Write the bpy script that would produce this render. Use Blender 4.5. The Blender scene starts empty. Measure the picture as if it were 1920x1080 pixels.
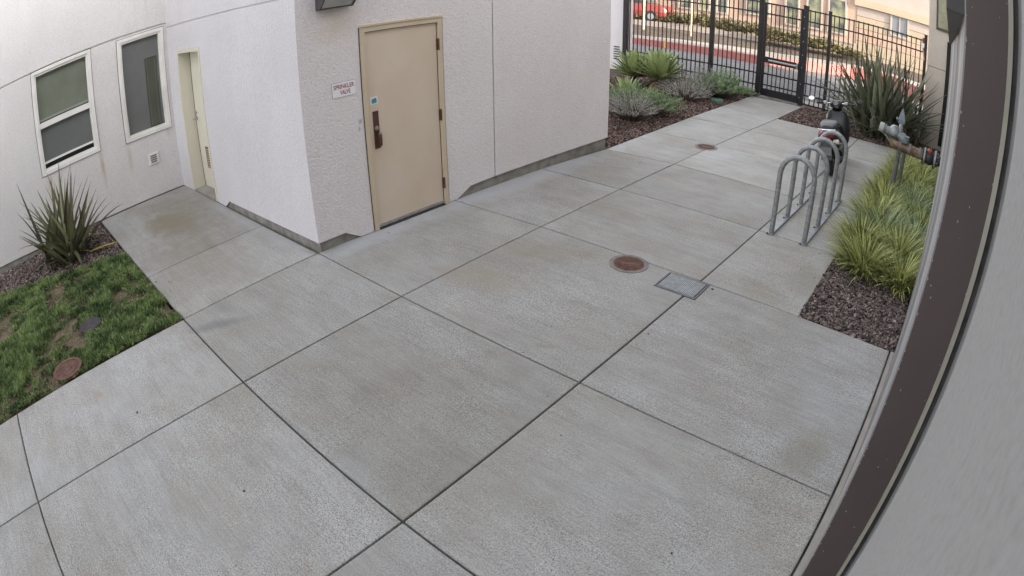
import bpy, math, random
import numpy as np
from mathutils import Matrix, Vector
R = math.radians
random.seed(7); rng = np.random.default_rng(7)
sc = bpy.context.scene
col = sc.collection

# ------------------------------------------------------------------ camera
CAM_H = 2.55
cam = bpy.data.cameras.new('camera'); cam_o = bpy.data.objects.new('camera', cam); col.objects.link(cam_o); sc.camera = cam_o
cam.type = 'PANO'; cam.panorama_type = 'FISHEYE_LENS_POLYNOMIAL'       # wide surveillance lens with barrel distortion
cam.sensor_width = 36; cam.sensor_fit = 'HORIZONTAL'; cam.fisheye_fov = R(180)
cam.fisheye_polynomial_k0 = 0
for i, k in enumerate((0.81752593, 0.0631364, -0.11183757, 0.11864216)):
    setattr(cam, 'fisheye_polynomial_k%d' % (i + 1), -k / 18 ** (i + 1))
cam.shift_x = -33.968 / 1920; cam.shift_y = 28.446 / 1080
cam.clip_start = 0.005; cam.clip_end = 600
cam_o.matrix_world = Matrix.Translation((0, 0, CAM_H)) @ Matrix.Rotation(R(39.67396), 4, 'Z') @ Matrix.Rotation(R(59.67357), 4, 'X') @ Matrix.Rotation(R(-0.12192), 4, 'Z')

# ------------------------------------------------------------------ sky, sun, exposure
SUN_EL, SUN_AZ = R(16), R(100)            # low morning sun behind the right-hand building: the courtyard lies in its shade
w = bpy.data.worlds.new('World'); sc.world = w; w.use_nodes = True
nt = w.node_tree; nt.nodes.clear()
sky = nt.nodes.new('ShaderNodeTexSky'); sky.sky_type = 'NISHITA'; sky.sun_disc = False
sky.sun_elevation = SUN_EL; sky.sun_rotation = SUN_AZ; sky.air_density = 1.0; sky.dust_density = 1.5; sky.ozone_density = 1.0
hs = nt.nodes.new('ShaderNodeHueSaturation'); hs.inputs['Saturation'].default_value = 0.22
bg = nt.nodes.new('ShaderNodeBackground'); bg.inputs['Strength'].default_value = 0.15
ow = nt.nodes.new('ShaderNodeOutputWorld')
nt.links.new(sky.outputs[0], hs.inputs['Color']); nt.links.new(hs.outputs[0], bg.inputs[0]); nt.links.new(bg.outputs[0], ow.inputs[0])
sun = bpy.data.lights.new('sun', 'SUN'); sun.energy = 2.0; sun.angle = R(0.6); sun.color = (1.0, 0.86, 0.68)
sun_o = bpy.data.objects.new('sun', sun); col.objects.link(sun_o)
sdir = Vector((math.sin(SUN_AZ) * math.cos(SUN_EL), math.cos(SUN_AZ) * math.cos(SUN_EL), math.sin(SUN_EL)))
sun_o.rotation_euler = (-sdir).to_track_quat('-Z', 'Y').to_euler(); sun_o.location = sdir * 60
vs = sc.view_settings
sc.display_settings.display_device = 'sRGB'
vs.view_transform = 'Standard'; vs.look = 'None'; vs.gamma = 1; vs.exposure = 2.5; vs.use_curve_mapping = False
sc.render.engine = 'CYCLES'; sc.cycles.use_denoising = True; sc.cycles.max_bounces = 6; sc.cycles.transparent_max_bounces = 12

# ------------------------------------------------------------------ materials
M = {}
def newmat(name):
    m = bpy.data.materials.new(name); m.use_nodes = True; n = m.node_tree; n.nodes.clear()
    o = n.nodes.new('ShaderNodeOutputMaterial'); b = n.nodes.new('ShaderNodeBsdfPrincipled'); n.links.new(b.outputs[0], o.inputs[0])
    M[name] = m
    return m, n, b, o
def N(n, t, **kw):
    x = n.nodes.new(t)
    for k, v in kw.items():
        if k in x.inputs: x.inputs[k].default_value = v
        else: setattr(x, k, v)
    return x
def ramp(n, src, stops):
    r = n.nodes.new('ShaderNodeValToRGB'); e = r.color_ramp.elements
    while len(e) < len(stops): e.new(0.5)
    for el, (p, c) in zip(e, stops): el.position = p; el.color = (*c, 1) if len(c) == 3 else c
    n.links.new(src, r.inputs[0]); return r.outputs[0]
def mixc(n, f, a, b, blend='MIX'):
    x = n.nodes.new('ShaderNodeMix'); x.data_type = 'RGBA'; x.blend_type = blend
    for i, v in ((0, f), (6, a), (7, b)):
        if isinstance(v, bpy.types.NodeSocket): n.links.new(v, x.inputs[i])
        elif i == 0: x.inputs[0].default_value = v
        else: x.inputs[i].default_value = (*v, 1)
    return x.outputs[2]
def noise(n, scale, detail=5, rough=.55, stretch=(1, 1, 1), coord='Object', off=(0, 0, 0), rnd=False):
    t = n.nodes.new('ShaderNodeTexCoord'); mp = n.nodes.new('ShaderNodeMapping'); mp.inputs['Scale'].default_value = stretch; mp.inputs['Location'].default_value = off
    if rnd:
        oi = n.nodes.new('ShaderNodeObjectInfo'); cx = n.nodes.new('ShaderNodeVectorMath'); cx.operation = 'SCALE'; cx.inputs[0].default_value = (37, 91, 13); n.links.new(oi.outputs['Random'], cx.inputs['Scale']); n.links.new(cx.outputs[0], mp.inputs['Location'])
    n.links.new(t.outputs[coord], mp.inputs[0])
    x = n.nodes.new('ShaderNodeTexNoise'); x.inputs['Scale'].default_value = scale; x.inputs['Detail'].default_value = detail; x.inputs['Roughness'].default_value = rough
    n.links.new(mp.outputs[0], x.inputs['Vector']); return x.outputs['Fac']
def bump(n, b, h, strength, dist):
    x = n.nodes.new('ShaderNodeBump'); x.inputs['Strength'].default_value = strength; x.inputs['Distance'].default_value = dist
    n.links.new(h, x.inputs['Height']); n.links.new(x.outputs[0], b.inputs['Normal'])
def simple(name, c1, c2=None, rough=.6, metal=0., scale=6, lo=.35, hi=.65, bs=0, bscale=90, bdist=.003, stretch=(1, 1, 1), spec=.5):
    m, n, b, o = newmat(name)
    b.inputs['Roughness'].default_value = rough; b.inputs['Metallic'].default_value = metal; b.inputs['Specular IOR Level'].default_value = spec
    if c2 is None: b.inputs['Base Color'].default_value = (*c1, 1)
    else: n.links.new(ramp(n, noise(n, scale, stretch=stretch), [(lo, c1), (hi, c2)]), b.inputs['Base Color'])
    if bs: bump(n, b, noise(n, bscale, 3, stretch=stretch), bs, bdist)
    return m
def concrete():
    m, n, b, o = newmat('concrete')
    geo = N(n, 'ShaderNodeNewGeometry'); info = N(n, 'ShaderNodeObjectInfo')
    big = ramp(n, noise(n, .9, 7, .68, rnd=True), [(.34, (.298, .282, .256)), (.5, (.345, .335, .320)), (.66, (.388, .382, .374))])
    streak = noise(n, 4.5, 9, .75, (.3, 1.4, 1), rnd=True)
    c = mixc(n, .5, big, ramp(n, streak, [(.3, (.72, .70, .68)), (.5, (.98, .98, .98)), (.68, (1.1, 1.1, 1.1))]), 'MULTIPLY')
    broom = noise(n, 60, 3, .6, (.06, 1.6, 1), rnd=True)
    c = mixc(n, .55, c, ramp(n, broom, [(.3, (.78, .78, .78)), (.5, (1, 1, 1)), (.7, (1.14, 1.14, 1.14))]), 'MULTIPLY')
    fine = noise(n, 70, 4, .75, (.7, 1.2, 1))
    worn = ramp(n, noise(n, 1.1, 5, .65, rnd=True), [(.36, (.25,) * 3), (.6, (1,) * 3)])     # where the cement skin has worn off
    c = mixc(n, worn, c, mixc(n, 1.0, c, ramp(n, fine, [(.3, (.62, .60, .58)), (.5, (1, 1, 1)), (.72, (1.25, 1.25, 1.25))]), 'MULTIPLY'))
    c = mixc(n, worn, c, mixc(n, 1.0, c, ramp(n, noise(n, 115, 3, .75), [(.36, (.42, .40, .38)), (.46, (1, 1, 1)), (.62, (1.38, 1.38, 1.38))]), 'MULTIPLY'))
    warm = ramp(n, noise(n, 1.6, 8, .7, (.7, 1, 1), rnd=True), [(.46, (0, 0, 0)), (.72, (.32, .32, .32))])
    c = mixc(n, warm, c, (.28, .235, .175))
    crack = noise(n, 2.0, 2, .5, off=(2, 8, 0))
    # worn dark pits
    pit = ramp(n, noise(n, 21, 2, .5, (.7, 1, 1), off=(9, 4, 0)), [(.76, (0, 0, 0)), (.80, (1, 1, 1))])
    pf = N(n, 'ShaderNodeMath', operation='MULTIPLY'); n.links.new(pit, pf.inputs[0]); pf.inputs[1].default_value = .5
    c = mixc(n, pf.outputs[0], c, (.12, .105, .09))
    # old stains with shapes of their own
    tc = N(n, 'ShaderNodeTexCoord')
    wob = N(n, 'ShaderNodeTexNoise', Scale=5.0, Detail=4.0); n.links.new(tc.outputs['Object'], wob.inputs['Vector'])
    for (cx, cy, rx, ry, rot, colr, amt) in ((-4.62, 1.36, .10, .34, -.5, (.16, .16, .165), .55), (-4.85, 1.55, .22, .09, .1, (.17, .17, .175), .4),
                                             (-7.75, 1.95, .6, .34, .2, (.20, .17, .08), .6), (-7.6, 2.1, 1.5, .6, 0, (.22, .19, .145), .6), (-6.3, 1.75, 1.2, .5, .2, (.23, .2, .155), .5),
                                             (-4.53, .05, .11, .05, .4, (.34, .24, .16), .5), (-2.3, 2.95, .09, .03, .6, (.26, .21, .13), .45), (-4.83, 5.4, .28, 2.6, -.03, (.47, .48, .51), .55), (-4.9, 3.4, .2, .8, 0, (.48, .49, .52), .55), (-6.6, 2.68, 1.6, .1, 0, (.46, .46, .47), .4), (-3.4, 3.4, .5, .25, .3, (.29, .25, .18), .5), (-3.3, 4.2, .5, .2, .5, (.3, .26, .2), .45), (-2.5, 4.9, .7, .25, -.2, (.28, .25, .2), .35), (-2.52, 4.47, .3, .32, 0, (.36, .35, .34), .4),
                                             (-1.0, 5.35, .25, .4, .2, (.23, .21, .16), .5), (-.3, 3.0, .18, .35, -.2, (.25, .23, .18), .5), (-1.9, 1.6, .8, .5, .4, (.25, .23, .19), .4),
                                             (-2.75, 9.45, .5, .06, -.25, (.42, .39, .34), .5), (-3.0, 6.9, 1.1, .09, -.1, (.42, .39, .35), .5)):
        mp = N(n, 'ShaderNodeMapping', vector_type='TEXTURE'); mp.inputs['Location'].default_value = (cx, cy, 0); mp.inputs['Rotation'].default_value = (0, 0, rot); mp.inputs['Scale'].default_value = (rx, ry, 1)
        n.links.new(tc.outputs['Object'], mp.inputs[0])
        ln = N(n, 'ShaderNodeVectorMath', operation='LENGTH'); n.links.new(mp.outputs[0], ln.inputs[0])
        ad = N(n, 'ShaderNodeMath', operation='ADD'); n.links.new(ln.outputs['Value'], ad.inputs[0]); n.links.new(wob.outputs['Fac'], ad.inputs[1])
        f = ramp(n, ad.outputs[0], [(0.0, (amt,) * 3), (.5, (amt,) * 3), (.95, (0, 0, 0))])
        mr = f.node; mr.inputs[0].links[0]
        hv = N(n, 'ShaderNodeMath', operation='MULTIPLY'); n.links.new(ad.outputs[0], hv.inputs[0]); hv.inputs[1].default_value = .6
        n.links.new(hv.outputs[0], mr.inputs[0])
        c = mixc(n, f, c, colr)
    tone = N(n, 'ShaderNodeMapRange'); n.links.new(info.outputs['Random'], tone.inputs[0]); tone.inputs[3].default_value = .92; tone.inputs[4].default_value = 1.08
    tv = N(n, 'ShaderNodeCombineColor');  [n.links.new(tone.outputs[0], tv.inputs[i]) for i in range(3)]
    c = mixc(n, 1.0, c, tv.outputs[0], 'MULTIPLY')
    n.links.new(c, b.inputs['Base Color']); b.inputs['Roughness'].default_value = .85; b.inputs['Specular IOR Level'].default_value = .3
    bump(n, b, fine, .5, .006)
concrete()
def ellipses(n, c, spots, axes='xy', wobs=5.0):
    tc = N(n, 'ShaderNodeTexCoord'); wob = N(n, 'ShaderNodeTexNoise', Scale=wobs, Detail=4.0); n.links.new(tc.outputs['Object'], wob.inputs['Vector'])
    for (p, r, colr, amt) in spots:
        mp = N(n, 'ShaderNodeMapping', vector_type='TEXTURE'); mp.inputs['Location'].default_value = p; mp.inputs['Scale'].default_value = r
        n.links.new(tc.outputs['Object'], mp.inputs[0])
        ln = N(n, 'ShaderNodeVectorMath', operation='LENGTH'); n.links.new(mp.outputs[0], ln.inputs[0])
        ad = N(n, 'ShaderNodeMath', operation='ADD'); n.links.new(ln.outputs['Value'], ad.inputs[0]); n.links.new(wob.outputs['Fac'], ad.inputs[1])
        hv = N(n, 'ShaderNodeMath', operation='MULTIPLY'); n.links.new(ad.outputs[0], hv.inputs[0]); hv.inputs[1].default_value = .6
        c = mixc(n, ramp(n, hv.outputs[0], [(0.2, (amt,) * 3), (.95, (0, 0, 0))]), c, colr)
    return c
def stucco(name, c1, c2, bscale, dist, stain=0., spots=(), streak=.1):
    m, n, b, o = newmat(name)
    c = ramp(n, noise(n, .7, 5, .6), [(.35, c1), (.65, c2)])
    c = mixc(n, streak, c, ramp(n, noise(n, 2.2, 6, .7, (2.2, 2.2, .35)), [(.35, (.86, .85, .83)), (.6, (1.04, 1.04, 1.04))]), 'MULTIPLY')
    c = mixc(n, .5, c, ramp(n, noise(n, bscale, 3, .6), [(.3, (.8, .8, .8)), (.5, (1, 1, 1)), (.7, (1.1, 1.1, 1.1))]), 'MULTIPLY')
    if stain:
        s = ramp(n, noise(n, 1.5, 5, .6, (3.5, 3.5, .3), off=(5, 2, 1)), [(.60, (0, 0, 0)), (.78, (stain,) * 3)])
        c = mixc(n, s, c, (.40, .31, .22))
    if spots: c = ellipses(n, c, spots)
    n.links.new(c, b.inputs['Base Color']); b.inputs['Roughness'].default_value = .92; b.inputs['Specular IOR Level'].default_value = .2
    h = noise(n, bscale, 3, .6); bump(n, b, h, .7, dist)
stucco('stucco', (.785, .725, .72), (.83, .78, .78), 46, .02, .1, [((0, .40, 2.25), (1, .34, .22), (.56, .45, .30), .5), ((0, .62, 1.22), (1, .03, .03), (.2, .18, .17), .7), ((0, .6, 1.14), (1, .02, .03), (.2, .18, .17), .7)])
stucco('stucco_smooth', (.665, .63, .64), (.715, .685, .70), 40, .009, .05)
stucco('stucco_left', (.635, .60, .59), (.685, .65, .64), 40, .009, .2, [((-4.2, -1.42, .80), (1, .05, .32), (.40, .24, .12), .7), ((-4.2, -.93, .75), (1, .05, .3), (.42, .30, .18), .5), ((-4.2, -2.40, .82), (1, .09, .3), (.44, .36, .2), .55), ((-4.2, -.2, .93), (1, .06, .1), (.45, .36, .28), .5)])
stucco('stucco_tan', (.56, .49, .42), (.62, .55, .475), 60, .004, .1)
stucco('stucco_grey', (.245, .237, .23), (.265, .257, .25), 160, .0005, 0, (), .22)
stucco('facade_peach', (.42, .29, .22), (.47, .34, .265), 20, .004)
stucco('facade_cream', (.38, .305, .215), (.43, .35, .26), 20, .004)
stucco('facade_pale', (.37, .31, .27), (.42, .355, .315), 20, .004)
simple('foundation', (.20, .185, .16), (.32, .305, .275), .9, scale=7, bs=.5, bscale=60, bdist=.006)
simple('door_tan', (.66, .54, .42), (.70, .59, .47), .55, scale=1.6, bs=.05, bscale=120)
simple('louvre_tan', (.40, .30, .20), (.46, .36, .25), .55, scale=4)
simple('door_cream', (.68, .635, .52), (.73, .685, .57), .55, scale=1.6)
simple('frame_tan', (.60, .49, .35), (.65, .54, .40), .5, scale=3)
simple('metal_bronze', (.115, .06, .045), (.17, .09, .07), .38, .6, scale=14)
simple('metal_steel', (.42, .42, .42), (.55, .55, .54), .33, .9, scale=20)
simple('galvanised', (.24, .25, .255), (.36, .37, .375), .5, .55, scale=26, bs=.15, bscale=200, bdist=.001)
simple('white_vinyl', (.72, .69, .65), (.80, .77, .73), .4, scale=4)
simple('white_plate', (.84, .84, .86), (.88, .88, .90), .35, scale=6)
simple('red_paint', (.34, .035, .05), None, .5)
simple('blue_label', (.05, .20, .33), (.10, .30, .42), .4, scale=20)
simple('paper', (.78, .78, .76), None, .6)
simple('caulk', (.10, .075, .065), None, .8)
simple('dark_gap', (.02, .019, .018), None, .9)
simple('rubber', (.018, .018, .018), None, .7)
simple('black_metal', (.010, .010, .012), (.020, .019, .022), .42, .2, scale=9)
simple('black_paint', (.005, .005, .006), (.009, .009, .010), .25, 0, scale=5)
simple('black_plastic', (.022, .022, .024), (.035, .035, .037), .5, scale=9)
simple('seat_vinyl', (.05, .05, .054), (.075, .075, .08), .4, scale=8)
simple('chrome', (.75, .75, .77), None, .12, 1.0)
simple('tail_red', (.26, .01, .015), None, .15)
simple('signal_clear', (.75, .68, .58), None, .2)
simple('rust_lid', (.115, .055, .042), (.20, .105, .08), .75, .2, scale=16, bs=.5, bscale=70, bdist=.003)
simple('rust_ring', (.17, .15, .138), (.26, .235, .215), .8, .1, scale=14, bs=.4)
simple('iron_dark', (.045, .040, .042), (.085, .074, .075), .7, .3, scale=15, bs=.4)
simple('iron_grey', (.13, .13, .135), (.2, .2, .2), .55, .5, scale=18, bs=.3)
simple('lid_green', (.09, .21, .16), (.13, .27, .21), .6, scale=9)
simple('copper_pipe', (.11, .066, .046), (.33, .235, .16), .5, .35, scale=9, lo=.38, hi=.66, bs=.3, bscale=50)
simple('valve_grey', (.20, .215, .22), (.36, .37, .365), .5, .3, scale=13, bs=.2)
simple('valve_white', (.36, .365, .33), (.52, .52, .48), .5, scale=12)
simple('valve_blue', (.13, .165, .19), (.22, .255, .28), .5, .2, scale=12)
simple('iron_black', (.03, .028, .028), (.06, .05, .05), .5, .4, scale=12)
simple('red_enamel', (.24, .035, .025), (.30, .06, .045), .45, scale=12)
simple('brown_paint', (.072, .052, .050), (.086, .062, .060), .5, scale=1.2, bs=.05, bscale=60, bdist=.001)
simple('trim_light', (.33, .325, .32), (.38, .375, .37), .6, scale=4)
simple('trim_cream', (.30, .28, .23), (.36, .34, .28), .6, scale=4)
simple('trim_mauve', (.25, .235, .24), (.30, .285, .29), .6, scale=5)
simple('trim_grey', (.17, .17, .165), (.21, .21, .205), .6, scale=5)
simple('soil', (.05, .036, .03), (.09, .066, .056), .95, scale=14, bs=.8, bscale=40, bdist=.02)
simple('lawn_soil', (.07, .052, .034), (.20, .15, .10), .95, scale=5, bs=.8, bscale=30, bdist=.02)
simple('ground', (.10, .09, .07), (.16, .145, .12), .95, scale=.5)
simple('asphalt', (.13, .13, .135), (.19, .19, .195), .9, scale=3, bs=.4, bscale=90, bdist=.006)
simple('joint_filler', (.05, .046, .043), (.18, .168, .15), .9, scale=5, lo=.38, hi=.66)
simple('kerb_red', (.36, .11, .095), (.43, .16, .14), .7, scale=5)
simple('kerb_grey', (.29, .265, .24), (.36, .33, .30), .8, scale=4)
simple('yellow_paint', (.62, .42, .08), None, .7)
simple('slope_mulch', (.06, .046, .036), (.11, .085, .066), .95, scale=5, bs=.7, bscale=20, bdist=.03)
simple('wood_pale', (.58, .47, .30), (.66, .56, .38), .7, scale=6)
simple('post_grey', (.46, .43, .40), (.52, .49, .46), .6, scale=6)
simple('car_red', (.20, .03, .025), (.24, .04, .03), .3, scale=3)
simple('car_glass', (.04, .045, .05), None, .05)
simple('car_orange', (.5, .12, .04), None, .4)
simple('blind', (.36, .38, .30), (.42, .44, .36), .6, scale=3)
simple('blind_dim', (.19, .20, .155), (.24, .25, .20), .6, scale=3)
simple('blind_rail', (.50, .51, .46), None, .6)
simple('room_dark', (.045, .048, .045), None, .9)
simple('screen_mesh', (.30, .30, .305), (.33, .33, .335), .75, scale=2, bs=.1, bscale=300, bdist=.001)
simple('lens_glass', (.42, .42, .40), (.5, .5, .48), .15, scale=5)
simple('fixture_dark', (.055, .05, .05), (.085, .08, .078), .5, scale=9)
def glass(name, tint, fac, rough=.03):
    m, n, b, o = newmat(name)
    n.nodes.remove(b)
    tr = N(n, 'ShaderNodeBsdfTransparent'); tr.inputs[0].default_value = (*tint, 1)
    gl = N(n, 'ShaderNodeBsdfGlossy', Roughness=rough)
    fr = N(n, 'ShaderNodeLayerWeight', Blend=fac)
    mx = N(n, 'ShaderNodeMixShader'); n.links.new(fr.outputs['Fresnel'], mx.inputs[0]); n.links.new(tr.outputs[0], mx.inputs[1]); n.links.new(gl.outputs[0], mx.inputs[2])
    n.links.new(mx.outputs[0], o.inputs[0])
glass('glass', (.68, .69, .67), .25)
simple('facade_glass', (.08, .09, .09), (.30, .29, .17), .12, scale=1.1, lo=.42, hi=.62)
simple('facade_glass_grey', (.17, .185, .20), (.21, .22, .235), .15, scale=1)
def leaf(name, c1, c2, trans=.25, rough=.5):
    m, n, b, o = newmat(name)
    a = N(n, 'ShaderNodeAttribute', attribute_name='tone')
    c = ramp(n, a.outputs['Fac'], [(0, c1), (1, c2)])
    n.links.new(c, b.inputs['Base Color']); b.inputs['Roughness'].default_value = rough; b.inputs['Specular IOR Level'].default_value = .35
    t = N(n, 'ShaderNodeBsdfTranslucent'); n.links.new(c, t.inputs[0])
    mx = N(n, 'ShaderNodeMixShader'); mx.inputs[0].default_value = trans
    n.links.new(b.outputs[0], mx.inputs[1]); n.links.new(t.outputs[0], mx.inputs[2]); n.links.new(mx.outputs[0], o.inputs[0])
leaf('leaf_flax', (.05, .056, .036), (.27, .285, .18), .2, .42)
leaf('leaf_flax_olive', (.06, .064, .04), (.28, .28, .15), .18, .42)
leaf('leaf_sedge', (.085, .115, .025), (.70, .71, .27), .3)
leaf('leaf_sedge_blue', (.09, .14, .06), (.60, .68, .38), .3)
leaf('leaf_agave', (.14, .19, .06), (.42, .49, .22), .2, .45)
leaf('leaf_silver', (.22, .205, .18), (.60, .59, .52), .1, .7)
leaf('leaf_green', (.08, .14, .06), (.36, .47, .25), .2)
leaf('leaf_hedge', (.05, .052, .02), (.20, .17, .075), .25)
leaf('leaf_lawn', (.032, .064, .02), (.33, .42, .16), .3)
leaf('leaf_dry', (.16, .11, .05), (.42, .32, .18), .2)
leaf('leaf_yellow', (.35, .27, .03), (.5, .40, .06), .2)
leaf('chip', (.05, .033, .028), (.36, .25, .21), 0, .9)
leaf('chip_grey', (.045, .034, .032), (.42, .33, .29), 0, .9)
leaf('bark', (.05, .035, .025), (.16, .12, .085), 0, .9)

# ------------------------------------------------------------------ mesh helpers
class MB:
    def __init__(s): s.v = []; s.f = []
    def add(s, vs, fs):
        k = len(s.v); s.v += [tuple(map(float, p)) for p in vs]; s.f += [tuple(i + k for i in f) for f in fs]; return s
    def box(s, x0, x1, y0, y1, z0, z1, T=None):
        vs = [(x, y, z) for z in (z0, z1) for y in (y0, y1) for x in (x0, x1)]
        if T: vs = [T(*p) for p in vs]
        return s.add(vs, [(0, 2, 3, 1), (4, 5, 7, 6), (0, 1, 5, 4), (2, 6, 7, 3), (0, 4, 6, 2), (1, 3, 7, 5)])
    def bbox(s, x0, x1, y0, y1, z0, z1, b, T=None):          # box with bevelled edges (top/bottom chamfer in all directions)
        ins = lambda e: [(x0 + e, y0 + e), (x1 - e, y0 + e), (x1 - e, y1 - e), (x0 + e, y1 - e)]
        def ring8(z, e):
            return [(x0 + e, y0 + b, z), (x0 + b, y0 + e, z), (x1 - b, y0 + e, z), (x1 - e, y0 + b, z), (x1 - e, y1 - b, z), (x1 - b, y1 - e, z), (x0 + b, y1 - e, z), (x0 + e, y1 - b, z)]
        rs = [ring8(z0, b * .8), ring8(z0 + b, 0), ring8(z1 - b, 0), ring8(z1, b * .8)]
        return s.loft(rs, True, T)
    def loft(s, rings, cap=True, T=None):
        n = len(rings[0]); vs = [p for r in rings for p in r]
        if T: vs = [T(*p) for p in vs]
        fs = []
        for i in range(len(rings) - 1):
            for j in range(n):
                a, b = i * n + j, i * n + (j + 1) % n; fs.append((a, b, b + n, a + n))
        if cap: fs += [tuple(range(n - 1, -1, -1)), tuple(range((len(rings) - 1) * n, len(rings) * n))]
        return s.add(vs, fs)
    def prism(s, poly, z0, z1, T=None):
        return s.loft([[(x, y, z0) for x, y in poly], [(x, y, z1) for x, y in poly]], True, T)
    def tube(s, path, r, n=12, cap=True, T=None):
        path = [Vector(p) for p in path]; rr = r if isinstance(r, (list, tuple)) else [r] * len(path)
        rings = []; up = None
        for i, p in enumerate(path):
            d = (path[min(i + 1, len(path) - 1)] - path[max(i - 1, 0)]).normalized()
            if up is None: up = Vector((0, 0, 1)) if abs(d.z) < .9 else Vector((1, 0, 0))
            a = d.cross(up).normalized(); up = a.cross(d).normalized()
            rings.append([tuple(p + (a * math.cos(t) + up * math.sin(t)) * rr[i]) for t in [2 * math.pi * k / n for k in range(n)]])
        return s.loft(rings, cap, T)
    def disc(s, c, r, h, n=32, b=.004):
        x, y, z = c
        rg = lambda q, zz: [(x + q * math.cos(2 * math.pi * k / n), y + q * math.sin(2 * math.pi * k / n), zz) for k in range(n)]
        return s.loft([rg(r, z), rg(r, z + h - b), rg(r - b, z + h)])
    def ring(s, c, r0, r1, h, n=40):
        x, y, z = c
        rg = lambda q, zz: [(x + q * math.cos(2 * math.pi * k / n), y + q * math.sin(2 * math.pi * k / n), zz) for k in range(n)]
        return s.loft([rg(r1, z), rg(r1, z + h), rg(r0, z + h), rg(r0, z)], False)
    def quad(s, *p): return s.add(p, [tuple(range(len(p)))])
    def mesh(s, name, mat, smooth=False, origin=None):
        me = bpy.data.meshes.new(name)
        vs = s.v if origin is None else [(a - origin[0], b - origin[1], c - origin[2]) for a, b, c in s.v]
        me.from_pydata(vs, [], s.f); me.update(); me.materials.append(M[mat])
        if smooth:
            me.polygons.foreach_set('use_smooth', [True] * len(me.polygons))
        return me
    def build(s, name, mat, parent=None, smooth=False, world=False, label=None, sharp=None):
        og = None
        if world and parent is not None:
            og = wloc(parent)
        o = bpy.data.objects.new(name, s.mesh(name, mat, smooth, og)); col.objects.link(o)
        if smooth and sharp is not False: o.data.set_sharp_from_angle(angle=R(sharp or 40))
        if parent is not None: o.parent = parent
        if label: o['label'] = label
        return o
def wloc(o):
    v = Vector((0, 0, 0))
    while o is not None: v += o.location; o = o.parent
    return v
def thing(name, label, cat, loc=(0, 0, 0), rz=0, group=None):
    o = bpy.data.objects.new(name, None); col.objects.link(o); o.location = loc; o.rotation_euler = (0, 0, rz); o.empty_display_size = .2
    return tag(o, label, cat, group)
def tag(o, label=None, cat=None, group=None, kind=None):
    for k, v in (('label', label), ('category', cat), ('group', group), ('kind', kind)):
        if v: o[k] = v
    return o
def part_copy(src, parent, loc):
    c = src.copy(); col.objects.link(c); c.parent = parent; c.location = loc; return c
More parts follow.
